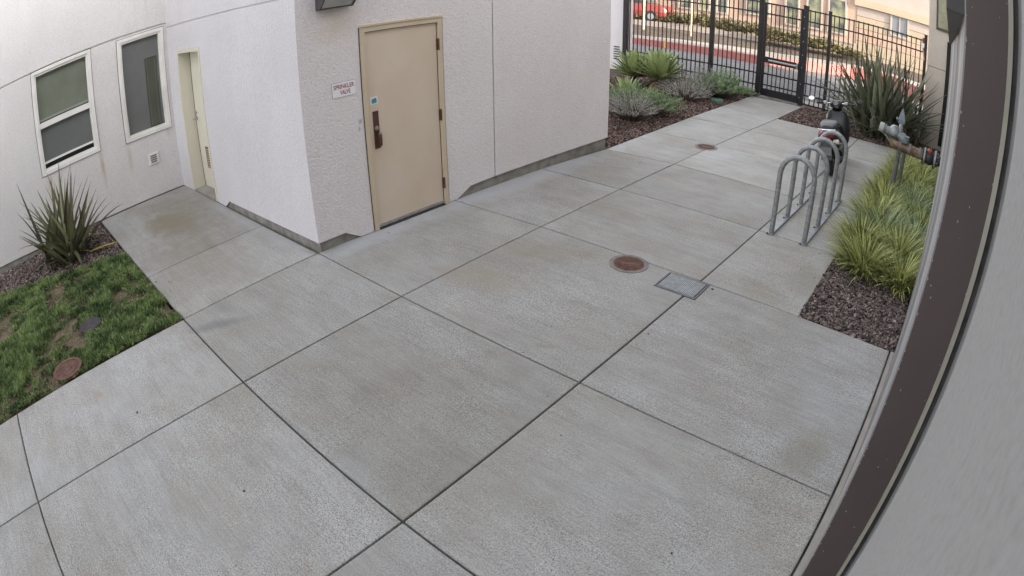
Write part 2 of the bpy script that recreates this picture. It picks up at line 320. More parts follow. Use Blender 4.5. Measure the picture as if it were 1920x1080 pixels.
class Fol:                                                   # foliage / chips with a per-face tone
    def __init__(s): s.V = []; s.F = []; s.t = []; s.n = 0
    def strip(s, base, az, lean, L, W, curve, tone, segs=5, fold=0., taper=1., twist=0., basew=.6):
        # a leaf: starts at base, leans `lean` rad from vertical towards az, bending by `curve` rad along its length
        ts = np.linspace(0, 1, segs + 1); ang = lean + curve * ts ** 1.3
        dl = L / segs; r = np.concatenate([[0], np.cumsum(np.sin(ang[:-1]) * dl)]); z = np.concatenate([[0], np.cumsum(np.cos(ang[:-1]) * dl)])
        ca, sa = math.cos(az), math.sin(az)
        cx = base[0] + r * ca; cy = base[1] + r * sa; cz = base[2] + z
        wid = W * np.minimum(1, basew + ts * 2.2) * np.clip((1 - ts ** (2.4 * taper)), 0.02, 1) * .5
        px, py = -sa, ca
        nx, nz = -np.cos(ang), np.sin(ang)                      # leaf normal in the radial plane
        k = s.n
        fx = nx * ca * wid * fold; fy = nx * sa * wid * fold; fz = nz * wid * fold
        l = np.stack([cx + px * wid + fx, cy + py * wid + fy, cz + fz], 1); rr = np.stack([cx - px * wid + fx, cy - py * wid + fy, cz + fz], 1)
        if fold:
            c = np.stack([cx, cy, cz], 1); s.V.append(np.stack([l, c, rr], 1).reshape(-1, 3)); m = 3
        else:
            s.V.append(np.stack([l, rr], 1).reshape(-1, 3)); m = 2
        for i in range(segs):
            for j in range(m - 1):
                a = k + i * m + j; s.F.append((a, a + 1, a + m + 1, a + m)); s.t.append(tone)
        s.n += (segs + 1) * m
    def quads(s, P, U, W, tone):                              # arrays: centre, half-axis U, half-axis W
        n = len(P); k = s.n
        V = np.stack([P - U, P + W * .8, P + U, P - W * .8], 1).reshape(-1, 3)
        s.V.append(V); s.F += [(k + 4 * i, k + 4 * i + 1, k + 4 * i + 2, k + 4 * i + 3) for i in range(n)]; s.t += list(tone); s.n += 4 * n
    def chips(s, P, size, flat, tone):
        n = len(P); k = s.n
        a = rng.uniform(0, 2 * np.pi, n); tilt = rng.normal(0, .38, (n, 2))
        L = size * rng.uniform(.6, 1.5, n) * .5; Wd = size * rng.uniform(.35, .8, n) * .5; H = flat * rng.uniform(.5, 1.3, n) * .5
        u = np.stack([np.cos(a), np.sin(a), tilt[:, 0]], 1); v = np.stack([-np.sin(a), np.cos(a), tilt[:, 1]], 1); w_ = np.stack([-tilt[:, 0], -tilt[:, 1], np.ones(n)], 1)
        u *= L[:, None]; v *= Wd[:, None]; w_ *= H[:, None]
        V = np.stack([P - u - v - w_, P + u - v * .7 - w_, P + u * .8 + v - w_, P - u + v * .8 - w_, P - u * .8 - v * .8 + w_, P + u * .9 - v * .6 + w_, P + u * .7 + v * .8 + w_, P - u * .8 + v * .6 + w_], 1).reshape(-1, 3)
        s.V.append(V)
        for i in range(n):
            b = k + 8 * i
            s.F += [(b + 4, b + 5, b + 6, b + 7), (b, b + 1, b + 5, b + 4), (b + 1, b + 2, b + 6, b + 5), (b + 2, b + 3, b + 7, b + 6), (b + 3, b, b + 4, b + 7)]
            s.t += [tone[i]] * 5
        s.n += 8 * n
    def build(s, name, mat, parent=None, smooth=True):
        me = bpy.data.meshes.new(name); V = np.concatenate(s.V)
        me.from_pydata(V.tolist(), [], s.F); me.update(); me.materials.append(M[mat])
        at = me.attributes.new('tone', 'FLOAT', 'FACE'); at.data.foreach_set('value', np.asarray(s.t, dtype=np.float32))
        if smooth: me.polygons.foreach_set('use_smooth', [True] * len(me.polygons))
        o = bpy.data.objects.new(name, me); col.objects.link(o)
        if parent is not None: o.parent = parent
        return o

# ------------------------------------------------------------------ ground sheets
def sheet(name, poly, z, mat):
    b = MB(); b.quad(*[(x, y, z) for x, y in poly]); o = b.build(name, mat); o['kind'] = 'structure'; return o
sheet('ground', [(-300, -300), (300, -300), (300, 300), (-300, 300)], -.16, 'ground')

# pavement: joint bed + one slab object for each concrete panel
A1, A2, A3, A4, A5 = -4.995, -3.685, -1.848, -.895, .010
bed = sheet('pavement', [(A1 + .012, -6), (.045, -6), (.045, 4.66), (-.86, 4.66), (-.86, 12.95), (-3.66, 12.6), (-3.66, 15.3), (-5.03, 15.3), (-4.80, 7.6), (-5.07, 2.78), (-9.3, 2.8), (-9.3, 1.175), (A1 + .012, 1.175)], -.03, 'joint_filler')
# measured joint crossings (x, y)
X = {(1, 1): (-4.98, -.872), (1, 2): (-5.003, 1.167), (1, 3): (-5.07, 2.775), (2, 1): (-3.672, -.872), (2, 2): (-3.672, 1.157), (2, 3): (-3.70, 2.757), (2, 4): (-3.70, 4.64), (2, 5): (-3.70, 6.195), (2, 6): (-3.70, 7.66),
     (2, 7): (-3.70, 9.20), (2, 8): (-3.685, 10.83), (2, 9): (-3.663, 12.513), (3, 1): (-1.842, -.872), (3, 2): (-1.842, 1.157), (3, 3): (-1.855, 2.757), (3, 4): (-1.852, 4.628), (3, 5): (-1.85, 6.19), (3, 6): (-1.848, 7.66),
     (3, 7): (-1.845, 9.25), (3, 8): (-1.845, 10.95), (3, 9): (-1.845, 12.73), (5, 1): (A5, -.872), (5, 2): (A5, 1.16), (5, 3): (A5, 2.757), (5, 4): (A5, 4.645), (4, 4): (-.880, 4.626), (4, 5): (-.91, 6.2), (4, 6): (-.92, 7.66), (4, 7): (-.93, 9.3), (4, 8): (-.93, 11.05), (4, 9): (-.93, 12.9),
     (1, 4): (-5.0, 4.63), (1, 5): (-4.945, 6.19), (1, 6): (-4.825, 7.6), (1, 7): (-4.86, 9.15), (1, 8): (-4.92, 10.75), (1, 9): (-4.96, 12.45), (1, 10): (-5.02, 14.6), (2, 10): (-3.69, 14.75)}
for c in (1, 2, 3, 5):
    for r, y in ((0, -2.9), (-1, -5.0)): X[(c, r)] = (X[(c, 1)][0], y)
def slab(q, hidden=None):
    # q: four corners counter-clockwise; inset half a joint, tooled edge
    P = [Vector(p) for p in q]; n = len(P); c = sum(P, Vector((0, 0))) / n
    def inset(e):
        out = []
        for i in range(n):
            a, b, d = P[i - 1], P[i], P[(i + 1) % n]
            u = (b - a).normalized(); v = (d - b).normalized()
            nu = Vector((-u.y, u.x)); nv = Vector((-v.y, v.x))
            k = 1 + nu.dot(nv); out.append(b + (nu + nv) * (e / max(k, .3)))
        return out
    b = MB(); dz = random.uniform(-.0015, .0015)
    b.loft([[(p.x, p.y, -.028) for p in inset(.0062)], [(p.x, p.y, dz - .009) for p in inset(.0066)], [(p.x, p.y, dz - .0025) for p in inset(.009)], [(p.x, p.y, dz) for p in inset(.019)]])
    return b.build('slab', 'concrete', bed)
def cell(a, b, r): slab([X[(a, r)], X[(b, r)], X[(b, r + 1)], X[(a, r + 1)]])
for r in (-1, 0, 1): cell(2, 3, r); cell(3, 5, r); cell(1, 2, r)
cell(1, 2, 2); cell(2, 3, 2); cell(3, 5, 2)
cell(1, 2, 3); cell(2, 3, 3); cell(3, 5, 3)
for r in (4, 5, 6, 7, 8): cell(1, 2, r); cell(2, 3, r); cell(3, 4, r)
cell(1, 2, 9)
slab([(-6.29, 1.172), (-5.003, 1.167), (-5.075, 2.77), (-6.33, 2.765)])
slab([(-9.25, 1.16), (-6.29, 1.172), (-6.33, 2.765), (-9.25, 2.76)])
def stuff_sheet(name, poly, z, mat): return sheet(name, poly, z, mat)
sheet('lawn', [(-8.3, -6), (A1 - .01, -6), (A1 - .01, 1.15), (-7.3, 1.15), (-8.3, -.95)], -.035, 'lawn_soil')
sheet('mulch_bed', [(-9.3, -6), (-8.1, -6), (-8.1, -.95), (-7.3, 1.15), (-9.3, 1.15)], -.026, 'soil')
sheet('mulch_bed', [(-.905, 4.64), (.06, 4.66), (.06, 13.2), (-.945, 12.9)], -.022, 'soil')
sheet('mulch_bed', [(-9.6, 7.6), (-4.84, 7.6), (-4.98, 12.45), (-5.04, 15.2), (-9.6, 15.2)], -.022, 'soil')
sheet('mulch_bed', [(-3.65, 12.53), (.06, 12.98), (.06, 15.4), (-3.68, 15.4)], -.022, 'soil')

# edging strips of concrete (kerbs of the planting beds)
# ------------------------------------------------------------------ walls with openings
def wall_mesh(P, u, nrm, s0, s1, top, zb, openings=(), vj=(), hj=(), off=.0, depth=.22, gw=.018, gd=.018):
    """stucco face: P origin (x,y), u direction, nrm outward; zb(s) bottom profile; grooves at vj/hj"""
    b = MB(); u = Vector(u); nrm = Vector(nrm); P = Vector(P)
    pt = lambda s, z, d=0.: (P.x + u.x * s + nrm.x * (off - d), P.y + u.y * s + nrm.y * (off - d), z)
    ss = {s0, s1}; zs = {top}
    for o in openings: ss |= {o[0], o[1]}; zs |= {o[2], o[3]}
    for v in vj: ss |= {v - gw / 2, v + gw / 2}
    for h in hj: zs |= {h - gw / 2, h + gw / 2}
    for k in zb: ss.add(k[0])
    ss = sorted(x for x in ss if s0 <= x <= s1); zs = sorted(z for z in zs if z <= top and z > .2)
    zbf = lambda s: float(np.interp(s, [k[0] for k in zb], [k[1] for k in zb]))
    rows = [None] + zs
    for i in range(len(ss) - 1):
        a, c = ss[i], ss[i + 1]; mid = (a + c) / 2
        inv = any(abs(mid - v) < gw / 2 for v in vj)
        for j in range(len(rows) - 1):
            za0, za1 = (zbf(a), zbf(c)) if rows[j] is None else (rows[j], rows[j])
            z1 = rows[j + 1]; zm = (max(za0, za1) + z1) / 2
            if any(o[0] < mid < o[1] and o[2] - .001 < zm < o[3] or (o[0] < mid < o[1] and rows[j] is None and o[2] <= .2) for o in openings): continue
            g = inv or any(abs(zm - h) < gw / 2 for h in hj)
            d = gd if g else 0
            b.quad(pt(a, za0, d), pt(c, za1, d), pt(c, z1, d), pt(a, z1, d))
            if rows[j] is None: b.quad(pt(a, za0, d), pt(a, za0, .06), pt(c, za1, .06), pt(c, za1, d))
            if inv:
                for q in (a, c): b.quad(pt(q, zbf(q) if rows[j] is None else rows[j], 0), pt(q, zbf(q) if rows[j] is None else rows[j], gd), pt(q, z1, gd), pt(q, z1, 0))
            elif g:
                for q in (rows[j], z1): b.quad(pt(a, q, 0), pt(c, q, 0), pt(c, q, gd), pt(a, q, gd))
    for o in openings:
        D = o[4]; a, c, z0, z1 = o[:4]
        b.quad(pt(a, z0), pt(a, z1), pt(a, z1, D), pt(a, z0, D)); b.quad(pt(c, z0), pt(c, z0, D), pt(c, z1, D), pt(c, z1))
        b.quad(pt(a, z1), pt(c, z1), pt(c, z1, D), pt(a, z1, D))
        if z0 > .2: b.quad(pt(a, z0), pt(a, z0, D), pt(c, z0, D), pt(c, z0))
    return b, pt
C1 = Vector((-5.060, 2.806)); C2 = Vector((-4.874, 7.648)); INN = Vector((-9.27, 2.763)); LW = Vector((-9.245, -6.0))
def frame(P, Q, side):
    u = (Q - P).normalized(); n = Vector((u.y, -u.x)) * side; return u, n
um, nm = frame(C1, C2, 1)        # main wall, normal towards +x
us, ns = frame(C1, INN, -1)      # side wall, normal towards -y
ul, nl = frame(INN, LW, -1)      # left wall, normal towards +x
if nm.x < 0: nm = -nm
if ns.y > 0: ns = -ns
if nl.x < 0: nl = -nl
TOP = 4.6
bld = thing('stucco_building', 'pale stucco building with tan door and two white framed windows on the left', 'building', (C1.x, C1.y, 0))
OFF = .025
def T_of(P, u, n):               # local (s, d outwards, z) -> world
    return lambda s, d, z: (P.x + u.x * s + n.x * d, P.y + u.y * s + n.y * d, z)
Tm, Ts, Tl = T_of(C1, um, nm), T_of(C1, us, ns), T_of(INN, ul, nl)
Lm = (C2 - C1).length; Ls = (INN - C1).length
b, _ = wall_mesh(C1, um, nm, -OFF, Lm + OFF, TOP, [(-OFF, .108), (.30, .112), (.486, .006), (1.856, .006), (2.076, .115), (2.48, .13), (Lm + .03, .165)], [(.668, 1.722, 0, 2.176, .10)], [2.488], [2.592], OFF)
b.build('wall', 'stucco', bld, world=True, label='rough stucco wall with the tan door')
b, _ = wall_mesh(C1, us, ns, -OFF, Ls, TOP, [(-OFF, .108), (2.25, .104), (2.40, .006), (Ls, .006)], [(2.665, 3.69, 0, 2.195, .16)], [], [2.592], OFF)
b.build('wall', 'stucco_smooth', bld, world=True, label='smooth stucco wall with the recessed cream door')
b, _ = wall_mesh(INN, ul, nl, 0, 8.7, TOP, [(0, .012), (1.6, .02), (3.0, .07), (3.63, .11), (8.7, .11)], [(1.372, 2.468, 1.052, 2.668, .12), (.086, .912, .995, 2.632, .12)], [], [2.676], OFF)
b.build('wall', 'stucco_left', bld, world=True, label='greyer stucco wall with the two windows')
# far end wall, roof
b = MB(); e = C2 + um * OFF + nm * OFF
b.quad((e.x, e.y, .165), (e.x - 4.4, e.y + .1, .165), (e.x - 4.4, e.y + .1, TOP), (e.x, e.y, TOP)); b.build('wall', 'stucco', bld, world=True)
b = MB(); b.prism([(C1.x + .05, C1.y - .05), (C2.x + .06, C2.y + .05), (-9.3, C2.y + .05), (-14, C2.y + .05), (-14, -6.2), (-9.19, -6.2), (-9.22, 2.71)], TOP, TOP + .22); b.build('roof', 'stucco_smooth', bld, world=True)
# foundation
b = MB(); b.box(0, Lm, -.3, 0, -.1, .2, Tm); b.box(.0, Ls - .6, -.3, 0, -.1, .2, lambda s, d, z: Ts(s + .0, d, z)) if False else None
b.build('foundation', 'foundation', bld, world=True)
b = MB(); b.box(.001, 2.66, -.3, -.001, -.1, .2, Ts); b.build('foundation', 'foundation', bld, world=True)
b = MB(); b.box(.0, 8.7, -.3, -.001, -.1, .2, Tl); b.build('foundation', 'foundation', bld, world=True)

# main door -------------------------------------------------------
fr = MB()
for (a, c, z0, z1) in ((.670, .728, 0.004, 2.174), (1.662, 1.720, 0.004, 2.174), (.728, 1.662, 2.122, 2.174)): fr.box(a, c, -.07, OFF + .012, z0, z1, Tm)
fr.box(.668, 1.722, OFF - .002, OFF + .022, 2.176, 2.196, Tm)
fr.box(.728, .745, -.09, -.045, .004, 2.122, Tm); fr.box(1.645, 1.662, -.09, -.045, .004, 2.122, Tm)
dfo = fr.build('door_frame', 'frame_tan', bld, world=True)
b = MB()
for (a, c) in ((.660, .669), (1.721, 1.730)): b.box(a, c, 0, OFF + .006, .01, 2.176, Tm)
b.box(.733, 1.657, -.03, .016, 2.1152, 2.1215, Tm); b.box(.7285, .7332, -.03, .016, .012, 2.12, Tm); b.box(1.6568, 1.6615, -.03, .016, .012, 2.12, Tm)
b.build('caulk', 'caulk', dfo, world=True)
dr = MB(); dr.bbox(.7335, 1.6565, -.04, .012, .012, 2.115, .003, Tm)
door = dr.build('door', 'door_tan', bld, world=True)
b = MB(); b.box(.734, 1.656, .013, .022, .022, .05, Tm); b.build('door_sweep', 'metal_steel', door, world=True)
b = MB(); b.box(.728, 1.662, -.08, .045, .001, .011, Tm); b.build('threshold', 'iron_dark', bld, world=True)
for z in (1.81, 1.008, .205):
    b = MB(); b.box(1.650, 1.686, .0125, .030, z, z + .125, Tm); b.tube([Tm(1.668, .036, z - .004), Tm(1.668, .036, z + .129)], .008, 8); b.build('hinge', 'metal_bronze', door, world=True)
b = MB(); b.bbox(.780, .850, .013, .019, .882, 1.282, .002, Tm); plate = b.build('handle_plate', 'metal_bronze', door, world=True)
b = MB(); b.tube([Tm(.812, .019, 1.103), Tm(.812, .032, 1.103), Tm(.812, .034, 1.103)], [.024, .022, .014], 16); b.build('lock_cylinder', 'metal_steel', plate, world=True, smooth=True)
b = MB(); b.tube([Tm(.822, .019, 1.045), Tm(.822, .05, 1.05), Tm(.824, .062, 1.03), Tm(.826, .064, .97), Tm(.827, .062, .925), Tm(.826, .05, .91), Tm(.824, .019, .908)], [.014, .015, .018, .017, .015, .013, .012], 10); b.build('pull_handle', 'metal_bronze', plate, world=True, smooth=True)
b = MB(); b.box(.812, .845, .0655, .070, 1.03, 1.055, Tm); b.build('thumb_latch', 'metal_steel', plate, world=True)
b = MB(); b.box(.765, .853, .0125, .0135, 1.352, 1.436, Tm); st = b.build('sticker', 'paper', door, world=True)
b = MB(); b.prism([(.776, 1.393), (.788, 1.412), (.838, 1.42), (.842, 1.37), (.786, 1.363)], .0142, .0150, lambda s, z, d: Tm(s, d, z)); b.build('print', 'blue_label', st, world=True)

# side door (deep recess) --------------------------------------------
fr = MB()
for (a, c, z0, z1) in ((2.667, 2.72, .02, 2.193), (3.635, 3.688, .02, 2.193), (2.72, 3.635, 2.142, 2.193)): fr.box(a, c, -.19, OFF + .008, z0, z1, Ts)
fr.build('door_frame', 'door_cream', bld, world=True)
b = MB(); b.bbox(2.724, 3.631, -.20, -.158, .04, 2.138, .003, Ts); d2 = b.build('door', 'door_cream', bld, world=True, label='cream door in the recess with louvre and lever')
b = MB(); b.box(2.665, 3.69, -.25, .02, .0, .035, Ts); b.build('door_sill', 'kerb_grey', bld, world=True)
b = MB(); b.box(3.596, 3.608, -.157, -.153, .04, 2.138, Ts); b.build('leaf_gap_shade', 'iron_dark', d2, world=True)  # dark strip painting the shadowed gap between door stop and leaf
b = MB(); b.box(2.735, 3.35, -.157, -.150, .36, .68, Ts); lv = b.build('louvre_panel', 'metal_bronze', d2, world=True)
for k in range(8):
    z = .39 + k * .037; b = MB(); b.add([Ts(2.745, -.149, z), Ts(3.31, -.149, z), Ts(3.31, -.136, z - .012), Ts(2.745, -.136, z - .012), Ts(2.745, -.149, z + .004), Ts(3.31, -.149, z + .004), Ts(3.31, -.134, z - .006), Ts(2.745, -.134, z - .006)], [(0, 1, 2, 3), (4, 7, 6, 5), (3, 2, 6, 7), (0, 4, 5, 1), (0, 3, 7, 4), (1, 5, 6, 2)]); b.build('louvre_slat', 'louvre_tan', lv, world=True)
b = MB(); b.tube([Ts(3.555, -.157, 1.10), Ts(3.555, -.14, 1.10)], .033, 16); b.tube([Ts(3.555, -.14, 1.10), Ts(3.555, -.10, 1.10), Ts(3.54, -.095, 1.10), Ts(3.44, -.095, 1.10)], .010, 8); b.build('lever_handle', 'metal_steel', d2, world=True, smooth=True)
b = MB(); b.tube([Ts(3.555, -.157, 1.185), Ts(3.555, -.135, 1.185)], .026, 14); b.build('deadbolt', 'metal_steel', d2, world=True, smooth=True)

# windows on the left wall ---------------------------------------------
def window(s0, s1, z0, z1, hung, label):
    fw = .075
    f = MB()
    def rect(a, c, y0, y1, w_, d0, d1):
        f.box(a, c, d0, d1, y0, y0 + w_, Tl); f.box(a, c, d0, d1, y1 - w_, y1, Tl); f.box(a, a + w_, d0, d1, y0 + w_, y1 - w_, Tl); f.box(c - w_, c, d0, d1, y0 + w_, y1 - w_, Tl)
    rect(s0 + .002, s1 - .002, z0 + .002, z1 - .002, .052, -.07, OFF + .018)
    rect(s0 + .055, s1 - .055, z0 + .055, z1 - .055, .034, -.07, OFF - .006)
    fo = f.build('window', 'white_vinyl', bld, world=True, label=label)
    f = MB(); e = .007
    for (a, c, y0, y1) in ((s0 - e, s1 + e, z0 - e, z0 + .001), (s0 - e, s1 + e, z1 - .001, z1 + e), (s0 - e, s0 + .001, z0, z1), (s1 - .001, s1 + e, z0, z1)): f.box(a, c, 0, OFF + .006, y0, y1, Tl)
    f.build('caulk', 'caulk', fo, world=True)
    b = MB(); b.box(s0 + .03, s1 - .03, -.5, -.45, z0, z1, Tl); b.box(s0, s0 + .03, -.5, -.07, z0, z1, Tl); b.box(s1 - .03, s1, -.5, -.07, z0, z1, Tl); b.build('room_back', 'room_dark', fo, world=True)
    iz0, iz1, ia, ic = z0 + .075, z1 - .075, s0 + .075, s1 - .075
    if hung:
        zm = 1.80
        b = MB(); b.box(ia, ic, -.045, .012, zm - .04, zm + .045, Tl); b.build('meeting_rail', 'white_vinyl', fo, world=True)
        b = MB(); b.box((ia + ic) / 2 - .04, (ia + ic) / 2 + .04, .012, .018, zm + .048, zm + .06, Tl); b.build('sash_lock', 'iron_dark', fo, world=True)
        b = MB(); b.quad(Tl(ia, -.02, zm + .045), Tl(ic, -.02, zm + .045), Tl(ic, -.02, iz1), Tl(ia, -.02, iz1)); b.build('pane', 'glass', fo, world=True)
        b = MB(); b.quad(Tl(ia, -.05, iz0), Tl(ic, -.05, iz0), Tl(ic, -.05, zm - .04), Tl(ia, -.05, zm - .04)); b.build('pane', 'glass', fo, world=True)
        b = MB(); b.quad(Tl(ia + .01, -.06, iz0 + .1), Tl(ic - .01, -.06, iz0 + .1), Tl(ic - .01, -.06, zm), Tl(ia + .01, -.06, zm)); b.build('insect_screen', 'screen_mesh', fo, world=True)
        b = MB(); b.box(ia, ic, -.058, -.035, iz0 + .085, iz0 + .115, Tl); b.build('screen_rail', 'white_vinyl', fo, world=True)
        bz0, bz1, ba, bc = zm + .06, iz1, ia + .01, ic - .01
        b = MB(); b.box(ba, bc, -.085, -.055, bz0, bz0 + .035, Tl); b.build('blind_rail', 'blind_rail', fo, world=True)
    else:
        b = MB(); b.quad(Tl(ia, -.02, iz0), Tl(ic, -.02, iz0), Tl(ic, -.02, iz1), Tl(ia, -.02, iz1)); b.build('pane', 'glass', fo, world=True)
        b = MB(); b.quad(Tl(ia + .26, -.05, iz0), Tl(ic, -.05, iz0), Tl(ic, -.05, iz1), Tl(ia + .26, -.05, iz1)); b.quad(Tl(ia, -.05, iz1 - .36), Tl(ia + .2599, -.05, iz1 - .36), Tl(ia + .2599, -.05, iz1), Tl(ia, -.05, iz1)); b.quad(Tl(ia, -.05, iz0), Tl(ia + .05, -.05, iz0), Tl(ia + .05, -.05, iz1 - .361), Tl(ia, -.05, iz1 - .361)); b.build('insect_screen', 'screen_mesh', fo, world=True)
        bz0, bz1, ba, bc = iz0 + .0, iz1 - .34, ia + .045, ia + .262
    b = MB(); n = int((bz1 - bz0 - .03) / .030)
    for k in range(n):
        z = bz0 + .045 + k * .030
        b.quad(Tl(ba, -.064, z - .017), Tl(bc, -.064, z - .017), Tl(bc, -.078, z + .0135), Tl(ba, -.078, z + .0135))
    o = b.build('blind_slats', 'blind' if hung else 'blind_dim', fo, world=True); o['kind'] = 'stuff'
    for q in (.18, .82):
        b = MB(); b.box(ba + (bc - ba) * q - .002, ba + (bc - ba) * q + .002, -.066, -.064, bz0, bz1, Tl); b.build('blind_cord', 'blind_rail', fo, world=True)
window(1.372, 2.468, 1.052, 2.668, True, 'hung window with blind behind the upper sash')
window(.086, .912, .995, 2.632, False, 'fixed window with dark screen')

# small louvred wall vent under the windows
vt = thing('wall_vent', 'small beige louvred vent low on the wall under the windows', 'vent', Tl(.483, OFF, .52))
b = MB(); b.bbox(.392, .574, OFF, OFF + .022, .522, .695, .004, Tl); hood = b.build('vent_plate', 'white_vinyl', vt, world=True)
for k in range(4):
    z = .555 + k * .032; b = MB(); b.box(.43, .535, OFF + .0225, OFF + .030, z, z + .016, Tl); b.build('louvre', 'iron_grey', hood, world=True)

# sign: SPRINKLER VALVE
sg = thing('wall_sign', 'small white sprinkler valve sign beside the tan door', 'sign', Tm(.455, OFF, 1.515))
b = MB(); b.box(.3195, .5925, OFF, OFF + .003, 1.5125, 1.6625, Tm); b.build('sign_edge_shade', 'iron_grey', sg, world=True)  # slightly larger dark plate, draws the thin shadow line round the sign
b = MB(); b.box(.322, .590, OFF + .0035, OFF + .0065, 1.515, 1.660, Tm); b.build('sign_plate', 'white_plate', sg, world=True)
def text_part(txt, size, s, z, width):
    cu = bpy.data.curves.new('txt', 'FONT'); cu.body = txt; cu.size = size; cu.align_x = 'CENTER'; cu.offset = .0012
    to = bpy.data.objects.new('txt', cu); col.objects.link(to); bpy.context.view_layer.update()
    me = bpy.data.meshes.new_from_object(to.evaluated_get(bpy.context.evaluated_depsgraph_get())); bpy.data.objects.remove(to)
    xs = [v.co.x for v in me.vertices]; k = width / (max(xs) - min(xs)); x0 = (max(xs) + min(xs)) / 2
    og = wloc(sg)
    for v in me.vertices:
        p = Tm(s + (v.co.x - x0) * k, OFF + .0072, z + v.co.y); v.co = Vector(p) - og
    me.materials.clear(); me.materials.append(M['red_paint'])
    o = bpy.data.objects.new('lettering', me); col.objects.link(o); o.parent = sg; o['label'] = 'red lettering ' + txt
text_part('SPRINKLER', .062, .457, 1.597, .238); text_part('VALVE', .062, .468, 1.538, .118)

# wall pack lamp over the sign
lp = thing('wall_lamp', 'boxy dark wall lamp with sloping glass above the sign', 'lamp', Tm(.39, OFF, 2.41))
prof = [(OFF, 2.415), (.10, 2.415), (.185, 2.50), (.20, 2.72), (.17, 2.75), (OFF, 2.75)]
b = MB(); b.loft([[Tm(s, d, z) for d, z in prof] for s in (.196, .21)]); b.loft([[Tm(s, d, z) for d, z in prof] for s in (.556, .57)])
b.box(.21, .556, OFF + .001, .095, 2.416, 2.428, Tm); b.box(.21, .556, OFF + .001, .169, 2.73, 2.748, Tm); b.box(.21, .556, OFF, .04, 2.43, 2.73, Tm); b.build('housing', 'fixture_dark', lp, world=True)
b = MB(); b.loft([[Tm(s, d, z) for d, z in [(.06, 2.43), (.095, 2.43), (.175, 2.51), (.19, 2.715), (.06, 2.715)]] for s in (.212, .554)]); b.build('lens', 'lens_glass', lp, world=True)

# ------------------------------------------------------------------ right-hand building (the camera is fixed to it)
RB = thing('siding_building', 'grey and brown trimmed building wall along the right side', 'building', (.05, 1.64, 0))
RT = 7.6
WX = .05; JY = 1.64; NY = .36
def rbox(name, mat, x0, x1, y0, y1, z0, z1, label=None):
    b = MB(); b.box(x0, x1, y0, y1, z0, z1); return b.build(name, mat, RB, world=True, label=label)
rbox('wall', 'stucco_grey', WX, 6, -14, NY, -.1, RT, 'smooth grey wall right beside the camera')
rbox('wall', 'stucco_tan', WX + .02, 6, 3.6, 14.6, .1, RT)
rbox('core_wall', 'trim_grey', .216, 6, NY, 3.6, -.1, RT)
rbox('edge_strip', 'kerb_grey', .018, WX + .004, -6, 4.655, -.05, -.006)
rbox('foundation', 'foundation', WX + .006, 5.9, JY, 14.59, -.1, .1)
jb = rbox('door_jamb', 'brown_paint', WX, .1835, JY, JY + .05, .02, 6.0, 'tall dark brown jamb with chipped edges')
rbox('jamb_gap_shade', 'iron_dark', .198, .216, JY + .001, JY + .05, .02, 6.0)  # solid dark strip standing in for the shaded gap beside the trim
rbox('jamb_trim', 'trim_cream', .1835, .198, JY - .012, JY + .05, .02, 6.0)
rbox('casing_board', 'trim_mauve', WX - .004, .18, JY + .051, 2.02, .02, 6.0)
rbox('casing_board', 'trim_light', WX + .002, .18, 2.022, 2.62, .02, 2.66)
rbox('casing_board', 'trim_grey', WX + .008, .18, 2.622, 3.6, .02, 2.66)
for (y0, y1, m_) in ((3.61, 4.6, 'trim_mauve'), (4.61, 6.1, 'trim_grey'), (6.11, 8.2, 'trim_light'), (8.21, 14.2, 'trim_grey')): rbox('panel', m_, WX + .004 + .001 * y0 / 4, WX + .02, y0, y1, .1, 2.65)
rbox('belly_band', 'fixture_dark', -.012, WX + .02, JY + .06, 14.25, 2.66, 2.95)
chip_src = None                                                     # chipped paint specks along the jamb edge
for k in range(70):
    e = random.random()
    x = WX + (abs(random.gauss(0, .0012)) if e < .6 else (.1335 - abs(random.gauss(0, .003)) if e < .8 else random.uniform(.01, .125)))
    z = random.uniform(.7, 3.0); r = random.uniform(.0008, .0022) * (1 if e > .6 else 1.2)
    b = MB(); n = 6; ph = random.random() * 6
    b.loft([[(x + r * math.cos(ph + t) * random.uniform(.7, 1.2), yy, z + 1.8 * r * math.sin(ph + t) * random.uniform(.7, 1.3)) for t in [2 * math.pi * q / n for q in range(n)]] for yy in (JY - .0012, JY)])
    b.build('paint_chip', 'trim_mauve', jb, world=True)
# projecting bay beside the fence end
rbox('bay_wall', 'stucco_tan', -.552, 6, 14.6, 20.5, 1.93, RT, 'tan stucco bay next to the fence end')
rbox('bay_wall', 'stucco_tan', -.552, 6, 14.602, 20.5, -.1, 1.918)
rbox('bay_corner_shade', 'dark_gap', -.05, .05, 14.56, 14.599, .1, 2.66)  # near-black bar standing in for the shade in the corner recess
wf = rbox('window', 'brown_paint', -.36, -.03, 14.56, 14.598, 2.88, 4.6, 'brown framed window high on the bay'); b = MB(); b.box(-.31, -.04, 14.55, 14.559, 2.94, 4.5); b.build('pane', 'facade_glass', wf, world=True)

